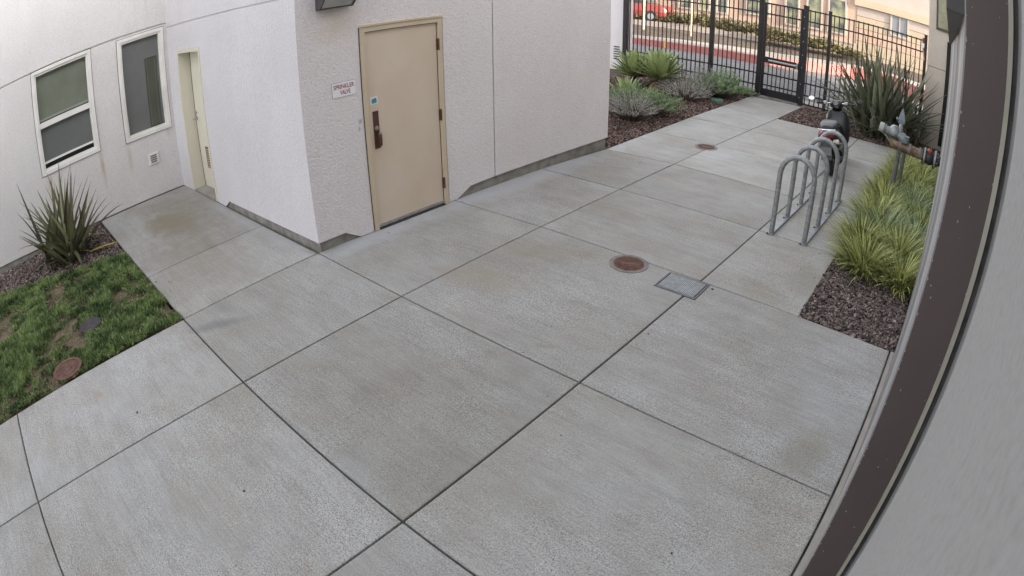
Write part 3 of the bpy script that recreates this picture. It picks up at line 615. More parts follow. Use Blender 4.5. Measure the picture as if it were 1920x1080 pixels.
# ------------------------------------------------------------------ iron fence and gate
FY = 14.95
def picket_mesh(z0, z1, t=.025):
    b = MB(); b.box(-t / 2, t / 2, -t / 2, t / 2, z0, z1); return b.mesh('picket', 'black_metal')
def fence(name, label, x0, x1, posts, loc, top=2.52, zs=.03):
    t = thing(name, label, 'fence', loc)
    lx = loc[0]
    for (px, w_, h) in posts:
        b = MB(); b.bbox(px - lx - w_ / 2, px - lx + w_ / 2, -w_ / 2, w_ / 2, 0, h, .006); b.bbox(px - lx - w_ / 2 - .006, px - lx + w_ / 2 + .006, -w_ / 2 - .006, w_ / 2 + .006, h, h + .03, .006); b.build('post', 'black_metal', t)
    for z in (top - .03, 2.2, .59, .28, .05):
        b = MB(); b.box(x0 - lx, x1 - lx, -.02, .02, z - .018, z + .018); b.build('rail', 'black_metal', t)
    me = picket_mesh(zs, top); n = int(round((x1 - x0) / .1285))
    for k in range(1, n):
        x = x0 + (x1 - x0) * k / n
        if any(abs(x - p[0]) < p[1] / 2 + .02 for p in posts): continue
        o = bpy.data.objects.new('picket', me); col.objects.link(o); o.parent = t; o.location = (x - lx, 0, 0)
    return t
fence('metal_fence', 'long black picket fence left of the gate behind the agaves', -8.95, -5.0, [(-8.95, .13, 2.6), (-6.33, .09, 2.6), (-4.985, .125, 2.62)], (-7, FY, 0))
fr_ = fence('metal_fence', 'black picket fence right of the gate behind the big flax', -3.82, -.64, [(-3.80, .125, 2.58), (-3.17, .08, 2.56), (-.635, .08, 2.62)], (-2.2, FY, 0))
for z in (.2, .55, .98, 1.3, 1.65, 2.0, 2.3):
    b = MB(); b.tube([(-3.83 + 2.2, -.0625, z), (-3.83 + 2.2, -.072, z)], .012, 8); b.build('bolt', 'metal_steel', fr_)
gt = thing('metal_gate', 'black metal picket gate with steel push bar', 'gate', (-4.37, FY, 0))
g0, g1 = -.535, .495
for (a, c, z0, z1) in ((g0, g0 + .06, .03, 2.5), (g1 - .06, g1, .03, 2.5)):
    b = MB(); b.bbox(a, c, -.028, .028, z0, z1, .005); b.build('stile', 'black_metal', gt)
for (z0, z1) in ((2.455, 2.5), (2.18, 2.22), (.90, 1.06), (.59, .63), (.30, .335), (.03, .22)):
    b = MB(); b.box(g0 + .06, g1 - .06, -.026, .026, z0, z1); b.build('gate_rail', 'black_metal', gt)
me = picket_mesh(.22, 2.455, .022)
for k in range(1, 8):
    o = bpy.data.objects.new('picket', me); col.objects.link(o); o.parent = gt; o.location = (g0 + .06 + (g1 - g0 - .12) * k / 8, 0, 0)
b = MB(); b.bbox(-.36, .40, -.095, -.06, .955, 1.005, .012); b.box(-.36, -.33, -.06, -.027, .96, 1.0); b.box(.33, .39, -.06, -.027, .95, 1.01); b.build('push_bar', 'metal_steel', gt)
b = MB(); b.bbox(.395, .44, -.075, -.029, .89, 1.06, .008); b.build('latch_box', 'metal_steel', gt)
b = MB()                                                            # diamond wire mesh on the outside of the gate
wd, ht, p_ = g1 - g0 - .12, 2.25, .05
for sgn in (1, -1):
    k = -ht
    while k < wd:
        pts = []
        for zz in (0, ht):
            pts.append((k + zz if sgn > 0 else wd - k - zz, zz))
        (xa, za), (xb, zb_) = pts
        def clip(xa, za, xb, zb_):
            t0, t1 = 0, 1; dx, dz = xb - xa, zb_ - za
            for lo, d, v in ((0, dx, xa), (wd, dx, xa)):
                pass
            ta, tb = sorted(((0 - xa) / dx, (wd - xa) / dx)); t0, t1 = max(0, ta), min(1, tb)
            return None if t1 <= t0 else (xa + dx * t0, za + dz * t0, xa + dx * t1, za + dz * t1)
        c = clip(xa, za, xb, zb_)
        if c:
            x0, z0, x1, z1 = c; t = .0022
            b.add([(g0 + .06 + x0 - t, .04 + sgn * .002, .22 + z0), (g0 + .06 + x0 + t, .04 + sgn * .002, .22 + z0), (g0 + .06 + x1 + t, .04 + sgn * .002, .22 + z1), (g0 + .06 + x1 - t, .04 + sgn * .002, .22 + z1)], [(0, 1, 2, 3)])
        k += p_ * 1.2
o = b.build('wire_mesh', 'black_metal', gt); o['kind'] = 'stuff'
al = thing('gate_beacon', 'small red and white beacon at the top of the fence end post', 'beacon', (-.70, FY - .03, 2.2))
b = MB(); b.bbox(-.03, .03, -.03, .03, .22, .36, .01); b.build('lens', 'red_enamel', al); b = MB(); b.bbox(-.035, .035, -.035, .035, .10, .22, .01); b.build('housing', 'white_plate', al); b = MB(); b.tube([(0, 0, .1), (.02, 0, .0), (.05, 0, -.2)], .02, 8); b.build('bracket', 'metal_steel', al)
# stucco pier with louvred slots where the fence ends
pr = thing('stucco_pier', 'pale stucco wall pier with dark louvre slots at the fence end', 'wall', (-9.3, 15.1, 0))
b = MB(); b.box(-3.0, .28, 0, .34, -.1, 4.4); pw = b.build('wall', 'stucco', pr)
for (z0, n) in ((2.18, 8), (.28, 6)):
    for k in range(n):
        b = MB(); b.box(-.12, .07, -.012, .0, z0 + k * .072, z0 + k * .072 + .03); b.build('louvre', 'iron_dark', pw)

# ------------------------------------------------------------------ manhole covers, drain grate, lids
def cover(name, label, c, r, ring, lidmat, ringmat, bars=True, z=.0):
    t = thing(name, label, 'manhole cover', (c[0], c[1], z))
    if ring: b = MB(); b.ring((0, 0, -.02), r * .8, r, .026); b.build('ring', ringmat, t)
    rl = r * .79 if ring else r
    b = MB(); b.disc((0, 0, -.02), rl, .024, 36); lid = b.build('lid', lidmat, t)
    if bars:
        k = -5
        for k in range(-5, 6):
            y = k * rl / 6.2; h = math.sqrt(max(0, (rl * .9) ** 2 - y * y))
            segs = [(-h, -.07 if abs(k) < 2 else h)] + ([(.07, h)] if abs(k) < 2 else [])
            for a, c_ in segs:
                if c_ - a > .02: b = MB(); b.bbox(a, c_, y - rl * .045, y + rl * .045, .0042, .0085, .002); b.build('ridge', lidmat, lid)
        b = MB(); b.bbox(-.055, .055, -rl * .2, rl * .2, .0042, .009, .003); b.build('boss', lidmat, lid)
    b = MB(); b.tube([(rl * .8, 0, .0045), (rl * .8, 0, .0047)], .012, 8); b.build('pick_hole', 'dark_gap', lid)
    t.rotation_euler = (0, 0, R(35)); return t
cover('manhole_cover', 'rusty round cover with grey ring beside the drain grate', (-2.535, 4.487), .187, True, 'rust_lid', 'rust_ring')
cover('manhole_cover', 'brown round cover in the paving out by the planting bed', (-3.755, 8.93), .188, True, 'rust_lid', 'iron_grey')
cover('valve_lid', 'dark plain round lid in the grass away from the paving', (-5.82, .288), .142, False, 'iron_dark', 'iron_dark', False, z=.02)['category'] = 'lid'
cover('valve_lid', 'rusty ribbed round lid in the grass beside the paving', (-5.2, -.148), .178, True, 'rust_lid', 'rust_lid', True, z=.012)['category'] = 'lid'
t = thing('valve_lid', 'green oval irrigation lid in the mulch by the walkway', 'lid', (-5.28, 12.98, -.01)); b = MB(); b.disc((0, 0, 0), .15, .06, 28, .012); b.build('lid', 'lid_green', t); b = MB(); b.bbox(-.05, .05, -.012, .012, .061, .068, .003); b.build('handle', 'lid_green', t)
dg = thing('drain_grate', 'rectangular grey metal drain grate set in the concrete', 'grate', (-1.948, 4.438, 0), R(1.5))
b = MB(); b.box(-.205, .205, -.165, .165, -.02, .002); b.build('pit', 'iron_dark', dg)
for (a, c, y0, y1) in ((-.2, .2, -.16, -.145), (-.2, .2, .145, .16), (-.2, -.19, -.145, .145), (.19, .2, -.145, .145)): b = MB(); b.box(a, c, y0, y1, .002, .007); b.build('frame_bar', 'iron_grey', dg)
for k in range(22):
    x = -.168 + k * .016; b = MB(); b.box(x - .0052, x + .0052, -.138, .138, .0035, .0085); b.build('bar', 'galvanised', dg)
for y in (-.07, .07): b = MB(); b.box(-.175, .175, y - .006, y + .006, .003, .0065); b.build('cross_bar', 'iron_grey', dg)
b = MB(); b.tube([(-1.70, 4.56, .001), (-1.70, 4.56, .004)], .014, 10); tag(b.build('bolt_cap', 'iron_dark'), 'tiny dark round bolt in the concrete beside the grate', 'bolt')

# ------------------------------------------------------------------ bike rack
rk = thing('bike_rack', 'galvanised bike rack of four hoops on two floor rails', 'bike rack', (-1.51, 7.15, 0))
rails = []
for x in (-.2, .2):
    b = MB(); b.box(x - .04, x + .04, -1.0, .98, .004, .011); b.box(x + (.034 if x > 0 else .034), x + .04, -1.0, .98, .011, .032); rl = b.build('floor_rail', 'galvanised', rk); rails.append(rl)
for i, y in enumerate((-.93, -.305, .31, .92)):
    path = [(-.2, y, .006)] + [(-.2, y, z) for z in (.3, .55, .70)] + [(-.2 * math.cos(t), y, .70 + .225 * math.sin(t)) for t in [math.pi * k / 14 for k in range(1, 14)]] + [(.2, y, z) for z in (.70, .55, .3)] + [(.2, y, .006)]
    b = MB(); b.tube(path, .030, 14); b.build('hoop', 'galvanised', rk, smooth=True, sharp=60)
    for x in (-.2, .2):
        b = MB(); b.disc((x - .025, y - .075, .011), .012, .012, 6, .003); b.build('anchor_bolt', 'iron_dark', rails[0 if x < 0 else 1])

# ------------------------------------------------------------------ motor scooter
sc_t = thing('motor_scooter', 'black motor scooter parked leaning beyond the bike rack', 'scooter', (-1.70, 9.28, 0), R(4))
sc_t.rotation_euler = (0, R(-10), R(4))
def wheel(y, r, w_, name):
    def torus(R_, rr, n=28, m=10):
        b = MB(); rings = []
        for i in range(n):
            t = 2 * math.pi * i / n
            rings.append([(rr * 1.0 * math.sin(a) * w_, y + (R_ + rr * math.cos(a)) * math.cos(t), r + (R_ + rr * math.cos(a)) * math.sin(t)) for a in [2 * math.pi * k / m for k in range(m)]])
        rings.append(rings[0]); b.loft(rings, False); return b
    ty = torus(r - .055, .055).build(name, 'rubber', sc_t, smooth=True)
    b = MB(); b.tube([(-.03, y, r), (.03, y, r)], r - .10, 24); b.tube([(-.05, y, r), (.05, y, r)], .03, 12); b.build('rim', 'metal_steel', ty, smooth=True)
wheel(0, .235, 1.15, 'rear_wheel'); wheel(1.24, .235, .95, 'front_wheel')
def body(name, sections, mat, sm=True, par=None):          # sections: (y, half width, z0, z1, squareness)
    b = MB(); rings = []
    for (y, hw, z0, z1) in sections:
        zc, hz_ = (z0 + z1) / 2, (z1 - z0) / 2
        rings.append([(hw * math.copysign(abs(math.cos(t)) ** .65, math.cos(t)), y, zc + hz_ * math.copysign(abs(math.sin(t)) ** .65, math.sin(t))) for t in [2 * math.pi * k / 18 for k in range(18)]])
    b.loft(rings); return b.build(name, mat, par or sc_t, smooth=sm, sharp=55)
cowl = body('rear_cowl', [(-.36, .07, .62, .72), (-.30, .13, .50, .76), (-.15, .175, .40, .76), (.10, .185, .36, .74), (.32, .17, .30, .70), (.42, .12, .28, .62)], 'black_paint')
body('seat', [(-.26, .09, .76, .82), (-.18, .135, .75, .855), (.05, .145, .74, .87), (.12, .145, .74, .85), (.18, .14, .73, .82), (.42, .115, .70, .80), (.50, .06, .70, .77)], 'seat_vinyl')
body('tail_light', [(-.385, .07, .66, .715), (-.37, .11, .645, .735), (-.30, .125, .645, .745)], 'tail_red')
for x in (-1, 1):
    b = MB(); b.tube([(x * .10, -.31, .60), (x * .17, -.33, .60)], [.02, .034], 12); b.tube([(x * .17, -.33, .60), (x * .185, -.345, .60)], [.036, .02], 12); b.build('turn_signal', 'signal_clear', sc_t, smooth=True)
b = MB(); b.tube([(-.13, -.30, .775), (-.14, -.40, .78), (0, -.44, .785), (.14, -.40, .78), (.13, -.30, .775)], .011, 8); b.build('grab_rail', 'chrome', sc_t, smooth=True)
for x in (-1, 1):
    b = MB(); b.tube([(x * .135, -.29, .56), (x * .178, -.15, .54), (x * .19, .1, .52), (x * .172, .32, .48)], .009, 6); b.build('side_trim', 'chrome', cowl, smooth=True)
b = MB(); b.loft([[(-.07, -.33, .60), (.07, -.33, .60), (.07, -.30, .60), (-.07, -.30, .60)], [(-.085, -.42, .33), (.085, -.42, .33), (.085, -.40, .33), (-.085, -.40, .33)]]); fd = b.build('rear_fender', 'black_plastic', sc_t)
b = MB(); b.box(-.08, .08, -.425, -.418, .40, .52); b.build('number_plate', 'trim_grey', fd)
body('floorboard', [(.36, .15, .25, .33), (.6, .17, .24, .31), (.85, .16, .25, .33)], 'black_plastic')
body('leg_shield', [(.80, .17, .27, .50), (.85, .215, .29, .78), (.90, .225, .34, .90), (.95, .20, .38, .95), (1.0, .14, .42, .95), (1.03, .06, .47, .9)], 'black_paint')
body('front_fender', [(1.00, .05, .36, .46), (1.08, .085, .40, .52), (1.24, .09, .43, .535), (1.38, .07, .36, .47), (1.44, .03, .32, .38)], 'black_paint')
b = MB(); b.tube([(-.07, 1.24, .235), (-.07, 1.06, .66), (-.05, 1.0, .85)], .02, 8); b.tube([(.07, 1.24, .235), (.07, 1.06, .66), (.05, 1.0, .85)], .02, 8); b.build('front_fork', 'black_metal', sc_t, smooth=True)
hd = body('headset', [(.86, .07, .94, 1.03), (.92, .12, .94, 1.07), (.99, .12, .95, 1.08), (1.05, .08, .97, 1.05)], 'black_paint')
b = MB(); b.tube([(0, .87, 1.03), (0, .855, 1.04)], [.05, .045], 16); b.build('speedometer', 'iron_grey', hd, smooth=True)
hb = MB(); hb.tube([(-.33, .80, 1.03), (-.22, .86, 1.03), (-.08, .93, 1.02), (.08, .93, 1.02), (.22, .86, 1.03), (.33, .80, 1.03)], .013, 10); hbo = hb.build('handlebar', 'chrome', sc_t, smooth=True)
for x in (-1, 1):
    b = MB(); b.tube([(x * .33, .80, 1.03), (x * .22, .86, 1.03)], .019, 10); b.build('grip', 'rubber', hbo, smooth=True)
    b = MB(); b.bbox(x * .19 - .03, x * .19 + .03, .84, .91, 1.01, 1.06, .01); b.build('switch_box', 'metal_steel', hbo)
    b = MB(); b.tube([(x * .19, .90, 1.03), (x * .24, .93, 1.025), (x * .33, .90, 1.02)], .007, 8); b.build('brake_lever', 'chrome', hbo, smooth=True)
    b = MB(); b.tube([(x * .20, .88, 1.05), (x * .30, .90, 1.10), (x * .40, .88, 1.10)], .006, 8); mst = b.build('mirror_stalk', 'black_metal', sc_t, smooth=True)
    b = MB(); b.loft([[(x * .43 +   .052 * s_ * math.cos(t), .86 + dy + .016 * s_ * math.sin(t), 1.10 + .032 * s_ * math.sin(t)) for t in [2 * math.pi * k / 18 for k in range(18)]] for dy, s_ in ((0.0, 1.0), (.012, .95), (.03, .5))]); b.build('mirror', 'chrome' if x < 0 else 'black_plastic', mst, smooth=True)
body('engine_case', [(-.12, .045, .15, .32), (.0, .06, .14, .36), (.3, .06, .2, .36)], 'metal_steel').location = (-.11, 0, 0)
b = MB(); b.tube([(.16, -.30, .30), (.16, -.28, .29), (.155, .10, .25), (.13, .2, .24)], [.035, .052, .05, .03], 12); b.build('exhaust', 'black_metal', sc_t, smooth=True)
b = MB(); b.tube([(-.10, .45, .26), (-.20, .40, -.035)], .011, 8); b.build('side_stand', 'black_metal', sc_t)

# ------------------------------------------------------------------ pipe valve on the right wall
pv = thing('pipe_valve', 'copper coloured pipe with grey valve standing in the sedge', 'valve', (-.62, 9.0, 0))
def pt_(path, r, name, mat, par=pv, n=14): b = MB(); b.tube([(x + .62, y - 9, z - .05) for x, y, z in path], [q * 1.22 for q in r] if isinstance(r, (list, tuple)) else r * 1.22, n); return b.build(name, mat, par, smooth=True)
pt_([(.06, 9, .86), (-.10, 9, .86)], .062, 'wall_pipe', 'iron_black')
pt_([(-.02, 9, .86), (-.05, 9, .86)], .115, 'flange', 'galvanised'); pt_([(-.05, 9, .86), (-.065, 9, .86)], .108, 'flange', 'iron_black')
bd = pt_([(-.065, 9, .86), (-.10, 9, .86), (-.16, 9, .86), (-.20, 9, .86)], [.07, .085, .085, .07], 'check_body', 'iron_black')
pt_([(-.20, 9, .86), (-.225, 9, .86)], .112, 'flange', 'galvanised'); pt_([(-.225, 9, .86), (-.25, 9, .86)], .10, 'flange', 'iron_black')
pt_([(-.14, 8.99, .94), (-.14, 8.985, .975), (-.14, 8.98, .998)], [.045, .042, .018], 'red_cap', 'red_enamel', bd)
pt_([(-.25, 9, .865), (-.60, 9, .885), (-.70, 9, .90), (-.745, 9, .935), (-.755, 9, 1.0)], [.062, .062, .064, .062, .055], 'pipe', 'copper_pipe')
pt_([(-.755, 9, .975), (-.755, 9, 1.012)], .075, 'collar', 'iron_dark')
for xx in (-.30, -.47, -.63): pt_([(xx - .018, 9, .88 + (-.3 - xx) * .05), (xx + .018, 9, .878 + (-.3 - xx) * .05)], .071, 'coupling', 'rust_ring')
for k in range(6):
    a_ = k * math.pi / 3 + .3
    for xx in (-.012, -.215): pt_([(xx - .03, 9 + .088 * math.cos(a_), .86 + .088 * math.sin(a_)), (xx + .03, 9 + .088 * math.cos(a_), .86 + .088 * math.sin(a_))], .012, 'bolt', 'iron_grey', n=6)
vb = pt_([(-.752, 9, 1.01), (-.75, 9, 1.04), (-.75, 9, 1.11), (-.75, 9, 1.15), (-.75, 9, 1.17)], [.06, .078, .078, .05, .03], 'valve_body', 'valve_grey')
pt_([(-.80, 9, 1.06), (-.93, 9.0, 1.08)], .048, 'outlet', 'valve_grey', vb); pt_([(-.925, 9, 1.079), (-.99, 9.0, 1.09)], .060, 'outlet_cap', 'valve_white', vb); pt_([(-.885, 9, 1.073), (-.91, 9.0, 1.077)], .064, 'outlet_ring', 'iron_grey', vb)
pt_([(-.70, 9, 1.05), (-.62, 9.0, 1.03), (-.56, 9, 1.02)], [.05, .06, .055], 'side_body', 'valve_grey', vb)
pt_([(-.565, 9, .96), (-.565, 9, 1.06)], .058, 'side_cap', 'valve_blue', vb)
pt_([(-.655, 9, 1.05), (-.655, 9, 1.16), (-.655, 9, 1.22)], [.035, .03, .022], 'stem', 'valve_grey', vb)
b = MB(); b.loft([[(x * s_ - .655 + .62, y * s_, z) for x, y in ((-.055, -.02), (.055, -.02), (.055, .02), (-.055, .02))] for z, s_ in ((1.17, .9), (1.24, 1.0), (1.34, .55), (1.40, .12))]); b.build('bonnet', 'valve_blue', vb)
pt_([(-.715, 9, 1.28), (-.745, 9, 1.28)], .018, 'nut', 'valve_blue', vb)
pt_([(-.635, 8.97, .80), (-.655, 8.97, .02)], .034, 'support_leg', 'iron_grey'); pt_([(-.55, 9.06, .80), (-.56, 9.06, .02)], .026, 'support_leg', 'iron_grey')

# ------------------------------------------------------------------ plants
def flax(name, label, c, n, Hh, Wd, seed, mat, spread=1.0, dry=6, lw=(.034, .05)):
    t = thing(name, label, 'plant', (c[0], c[1], -.02)); r = np.random.default_rng(seed); f = Fol()
    for k in range(n):
        q = r.random() ** .75; az = r.uniform(0, 2 * np.pi)
        lean = (.06 + .78 * q) * spread; L = Hh * (1.02 - .28 * q) * r.uniform(.72, 1.06)
        curve = r.uniform(.0, .22) + (r.uniform(.3, 1.2) if r.random() < .28 * spread else 0) * q
        b0 = (r.normal(0, .10 * Wd), r.normal(0, .10 * Wd), 0); f = Fol()
        f.strip(b0, az, lean, L, Hh * r.uniform(*lw), curve, r.random() * .8 + (.2 if r.random() < .3 else 0), 7, fold=.55, taper=1.0, basew=.55); f.build('leaf', mat, t)
    f = Fol()
    for k in range(dry):
        f.strip((r.normal(0, .08), r.normal(0, .08), .02), r.uniform(0, 2 * np.pi), r.uniform(.7, 1.3), Hh * r.uniform(.3, .55), Hh * .03, r.uniform(.3, .9), r.random(), 5, fold=.3)
    f.build('dry_leaves', 'leaf_dry', t)
    return t
flax('flax_plant', 'spiky olive flax clump in the mulch by the left wall', (-8.15, .42), 76, 1.36, 1.2, 3, 'leaf_flax_olive', 1.1, 10, (.054, .072))
flax('flax_plant', 'big dark flax clump in front of the fence', (-1.50, 13.75), 200, 2.4, 2.4, 5, 'leaf_flax', 1.3, 30, (.038, .052))
flax('flax_plant', 'low arching flax at the foot of the big flax clump', (-.85, 13.85), 70, 1.35, 1.6, 9, 'leaf_flax', 1.35, 24)

def sedge(c, r_, n, Hh, seed, mat, label):
    t = thing('sedge_clump', label, 'plant', (c[0], c[1], -.02), 0, 'sedge clumps in the bed along the right wall'); r = np.random.default_rng(seed); f = Fol()
    for k in range(n):
        a = r.uniform(0, 2 * np.pi); q = math.sqrt(r.random()); lean = .12 + .75 * q + r.normal(0, .08)
        f.strip((math.cos(a) * q * r_ * .38, math.sin(a) * q * r_ * .38, 0), a + r.normal(0, .35), max(.02, lean), Hh * r.uniform(.65, 1.15), r.uniform(.012, .021), r.uniform(.5, 1.5), min(1, max(0, r.normal(.47, .34))), 5, basew=.5)
    f.build('blades', mat, t)
SED = [(-.52, 6.05, 0), (-.15, 5.95, 0), (-.66, 6.62, 0), (-.24, 6.60, 0), (-.55, 7.15, 1), (-.12, 7.2, 1), (-.72, 7.6, 0), (-.35, 7.75, 1), (-.05, 7.9, 0), (-.66, 8.2, 0), (-.25, 8.4, 1), (-.72, 8.8, 0), (-.3, 9.0, 1), (-.05, 9.1, 0), (-.68, 9.45, 0), (-.3, 9.7, 0), (-.62, 10.1, 0), (-.2, 10.3, 0), (-.6, 10.8, 0), (-.2, 11.0, 0), (-.55, 11.5, 0), (-.15, 11.8, 0)]
ORD = 'first second third fourth fifth sixth seventh eighth ninth tenth eleventh twelfth'.split(); cnt_ = {}
for i, (x, y, bl) in enumerate(SED):
    side = 'on the paving side' if x < -.45 else 'on the wall side'; tint = 'bluish green' if bl else 'yellow green'
    k = cnt_.get((side, tint), 0); cnt_[(side, tint)] = k + 1
    sedge((x + random.uniform(-.04, .04), y + random.uniform(-.05, .05)), .40, 640 if y < 7 else 470, .44 if i < 2 else random.uniform(.42, .52), 100 + i, 'leaf_sedge_blue' if bl else 'leaf_sedge', '%s sedge clump %s, %s from the gravel' % (tint, side, ORD[k]))

def agave(c, Hh, n, seed, label, trunk=None):
    t = thing('agave', label, 'plant', (c[0], c[1], 0)); r = np.random.default_rng(seed); f = Fol()
    for k in range(n):
        q = k / n; az = k * 2.39996 + r.normal(0, .1); f = Fol()
        f.strip((math.cos(az) * .03, math.sin(az) * .03, c[2]), az, .12 + 1.35 * q + r.normal(0, .05), Hh * (.72 + .34 * math.sin(math.pi * (.25 + .6 * q))) * r.uniform(.9, 1.08), Hh * .24, -.35 * q + r.uniform(-.1, .25), r.random(), 7, fold=.45, taper=1.25, basew=.5); f.build('leaf', 'leaf_agave', t)
    f = Fol()
    for k in range(9):
        f.strip((0, 0, c[2] - .03), r.uniform(0, 2 * np.pi), 1.9 + r.uniform(-.2, .7), Hh * r.uniform(.5, .8), Hh * .12, .3, r.random(), 5, fold=.3)
    f.build('dry_leaves', 'leaf_dry', t)
    if trunk:
        b = MB(); b.tube(trunk, [.07, .06, .065, .07][:len(trunk)], 10); b.build('trunk', 'slope_mulch', t, smooth=True)
agave((-7.50, 12.95, .22), .70, 56, 21, 'green agave rosette close to the stucco building corner', [(.25, -.6, 0), (.12, -.3, .08), (.02, -.05, .15), (0, 0, .22)])
agave((-6.72, 12.85, .27), .78, 60, 22, 'largest green agave rosette in front of the fence on a bare trunk', [(-.6, -.25, .02), (-.35, -.15, .10), (-.1, -.05, .2), (0, 0, .27)])
agave((-7.15, 13.5, .26), .66, 40, 24, 'green agave rosette between and behind the two larger ones')
agave((-6.40, 10.75, .12), .50, 26, 23, 'low agave half hidden behind the building corner')

def shrub(name, label, c, rx, h, n, seed, mat, leafL, leafW, per, up=.5, twig=True, group=None):
    t = thing(name, label, 'shrub', (c[0], c[1], -.02), 0, group); r = np.random.default_rng(seed); f = Fol(); b = MB(); P = []; U = []; W = []; tn = []
    for k in range(n):
        az = r.uniform(0, 2 * np.pi); q = math.sqrt(r.random()); lean = q * 1.05; L = h * (1.05 - .15 * q) * r.uniform(.75, 1.1)
        tip = np.array([math.cos(az) * math.sin(lean) * (rx / h) * L * 1.15, math.sin(az) * math.sin(lean) * (rx / h) * L * 1.15, math.cos(lean) * L]); base = np.array([math.cos(az) * q * rx * .3, math.sin(az) * q * rx * .3, 0])
        tip = tip + base
        if twig and k % 2 == 0: b.tube([tuple(base), tuple((base + tip) * .5 + [0, 0, .03]), tuple(tip)], [.006, .004, .002], 4, False)
        stone = r.random()
        for j in range(per):
            s_ = .45 + .55 * (j + r.random()) / per; p = base + (tip - base) * s_ + [0, 0, .06 * h * math.sin(math.pi * s_)]
            a2 = r.uniform(0, 2 * np.pi); d = np.array([math.cos(a2), math.sin(a2), up + r.normal(0, .3)]); d /= np.linalg.norm(d)
            sd = np.cross(d, [r.normal(), r.normal(), r.normal()]); sd /= np.linalg.norm(sd) + 1e-9
            l = leafL * r.uniform(.6, 1.2); P.append(p + d * l * .5); U.append(d * l * .5); W.append(sd * leafW * .5); tn.append(min(1, max(0, .25 + .45 * stone + .3 * s_ * r.random())))
    f.quads(np.array(P), np.array(U), np.array(W), tn); f.build('foliage', mat, t, smooth=False)
    if b.v: b.build('twigs', 'slope_mulch', t)
shrub('silver_shrub', 'silvery grey shrub at the stucco building corner', (-5.60, 9.65), .50, .54, 300, 31, 'leaf_silver', .035, .009, 22, .9)
shrub('green_shrub', 'blue green shrub hugging the building corner behind the silvery one', (-5.95, 10.35), .5, .6, 180, 32, 'leaf_green', .05, .016, 24, .9)
shrub('green_shrub', 'blue green shrub right of the silvery one at the corner', (-5.48, 10.40), .5, .52, 180, 33, 'leaf_green', .05, .016, 24, .9)
shrub('silver_shrub', 'twiggy grey shrub in front of the other silvery ones', (-5.78, 12.35), .6, .5, 300, 34, 'leaf_silver', .035, .008, 16, .8)
shrub('silver_shrub', 'silvery shrub beside the largest agave', (-6.22, 12.95), .55, .58, 280, 35, 'leaf_silver', .035, .009, 20, .9)
shrub('silver_shrub', 'silvery shrub against the fence behind the twiggy one', (-5.80, 13.35), .65, .72, 320, 36, 'leaf_silver', .035, .009, 22, .9)
shrub('green_shrub', 'bushy green shrub next to the gate', (-5.40, 13.45), .58, .68, 240, 37, 'leaf_green', .07, .02, 24, 1.0)
shrub('green_shrub', 'low green trailing shrub at the foot of the gate post', (-5.25, 14.45), .38, .26, 110, 38, 'leaf_green', .06, .016, 14, .4)
# yellowing fallen leaf and weeds by the left flax
f = Fol()
f.strip((-8.0, .72, .02), .9, 1.42, .62, .075, .15, .6, 5, fold=.2)
tag(f.build('fallen_leaf', 'leaf_yellow'), 'yellowed flax leaf lying on the mulch beside the left flax', 'leaf')

# lawn: blades and clover leaves over a patchy soil
def inpoly(x, y): return (x < A1 - .015) & (x > -8.25 + np.clip((y + .95) / 2.1, 0, 1) * .95) & (y < 1.15)
def vnoise(x, y, s, seed):
    r = np.random.default_rng(seed); g = r.random((64, 64)); u = x * s % 64; v = y * s % 64; i = u.astype(int) % 64; j = v.astype(int) % 64; fu = u - np.floor(u); fv = v - np.floor(v)
    fu = fu * fu * (3 - 2 * fu); fv = fv * fv * (3 - 2 * fv); i1 = (i + 1) % 64; j1 = (j + 1) % 64
    return (g[i, j] * (1 - fu) + g[i1, j] * fu) * (1 - fv) + (g[i, j1] * (1 - fu) + g[i1, j1] * fu) * fv
n = 190000; x = rng.uniform(-8.3, A1, n); y = rng.uniform(-2.4, 1.15, n)
dens = .55 * vnoise(x, y, 2.3, 1) + .45 * vnoise(x, y, 9, 2); edge = (A1 - x < .1) | (1.15 - y < .1)
keep = inpoly(x, y) & (rng.random(n) < np.clip((dens - .32) * 4.0, .03, 1)) & (np.hypot(x + 5.82, y - .288) > .155) & (np.hypot(x + 5.2, y + .148) > .19)
x, y, dens = x[keep], y[keep], dens[keep]; n = len(x)
h = (.010 + .036 * np.clip(dens - .28, 0, .5) * 2) * rng.uniform(.5, 1.4, n); a = rng.uniform(0, 2 * np.pi, n); ln = rng.uniform(.1, 1.2, n)
D = np.stack([np.cos(a) * np.sin(ln), np.sin(a) * np.sin(ln), np.cos(ln)], 1); Sd = np.stack([-np.sin(a), np.cos(a), rng.normal(0, .5, n)], 1)
tone = np.clip(-.08 + .4 * vnoise(x, y, 3.0, 3) + .75 * vnoise(x, y, 11.0, 4) + rng.normal(0, .22, n), 0, 1)
f = Fol(); wd_ = np.where(rng.random(n) < .5, .0105, .004)
f.quads(np.stack([x, y, h * .5 - .03 + .012], 1) + D * (h * .5)[:, None], D * (h * .75)[:, None], Sd * wd_[:, None], tone)
tag(f.build('grass', 'leaf_lawn', smooth=False), 'patchy green lawn of grass and clover beside the paving', 'grass', kind='stuff')
nd = 6000; xd = rng.uniform(-8.2, A1, nd); yd = rng.uniform(-2.4, 1.15, nd); kd = inpoly(xd, yd) & (vnoise(xd, yd, 5, 8) > .45); xd, yd = xd[kd], yd[kd]; nd = len(xd)
ad_ = rng.uniform(0, 2 * np.pi, nd); Dd = np.stack([np.cos(ad_), np.sin(ad_), rng.uniform(-.1, .5, nd)], 1); Sdd = np.stack([-np.sin(ad_), np.cos(ad_), np.zeros(nd)], 1)
f = Fol(); f.quads(np.stack([xd, yd, rng.uniform(-.02, .012, nd)], 1), Dd * .022, Sdd * .004, rng.random(nd))
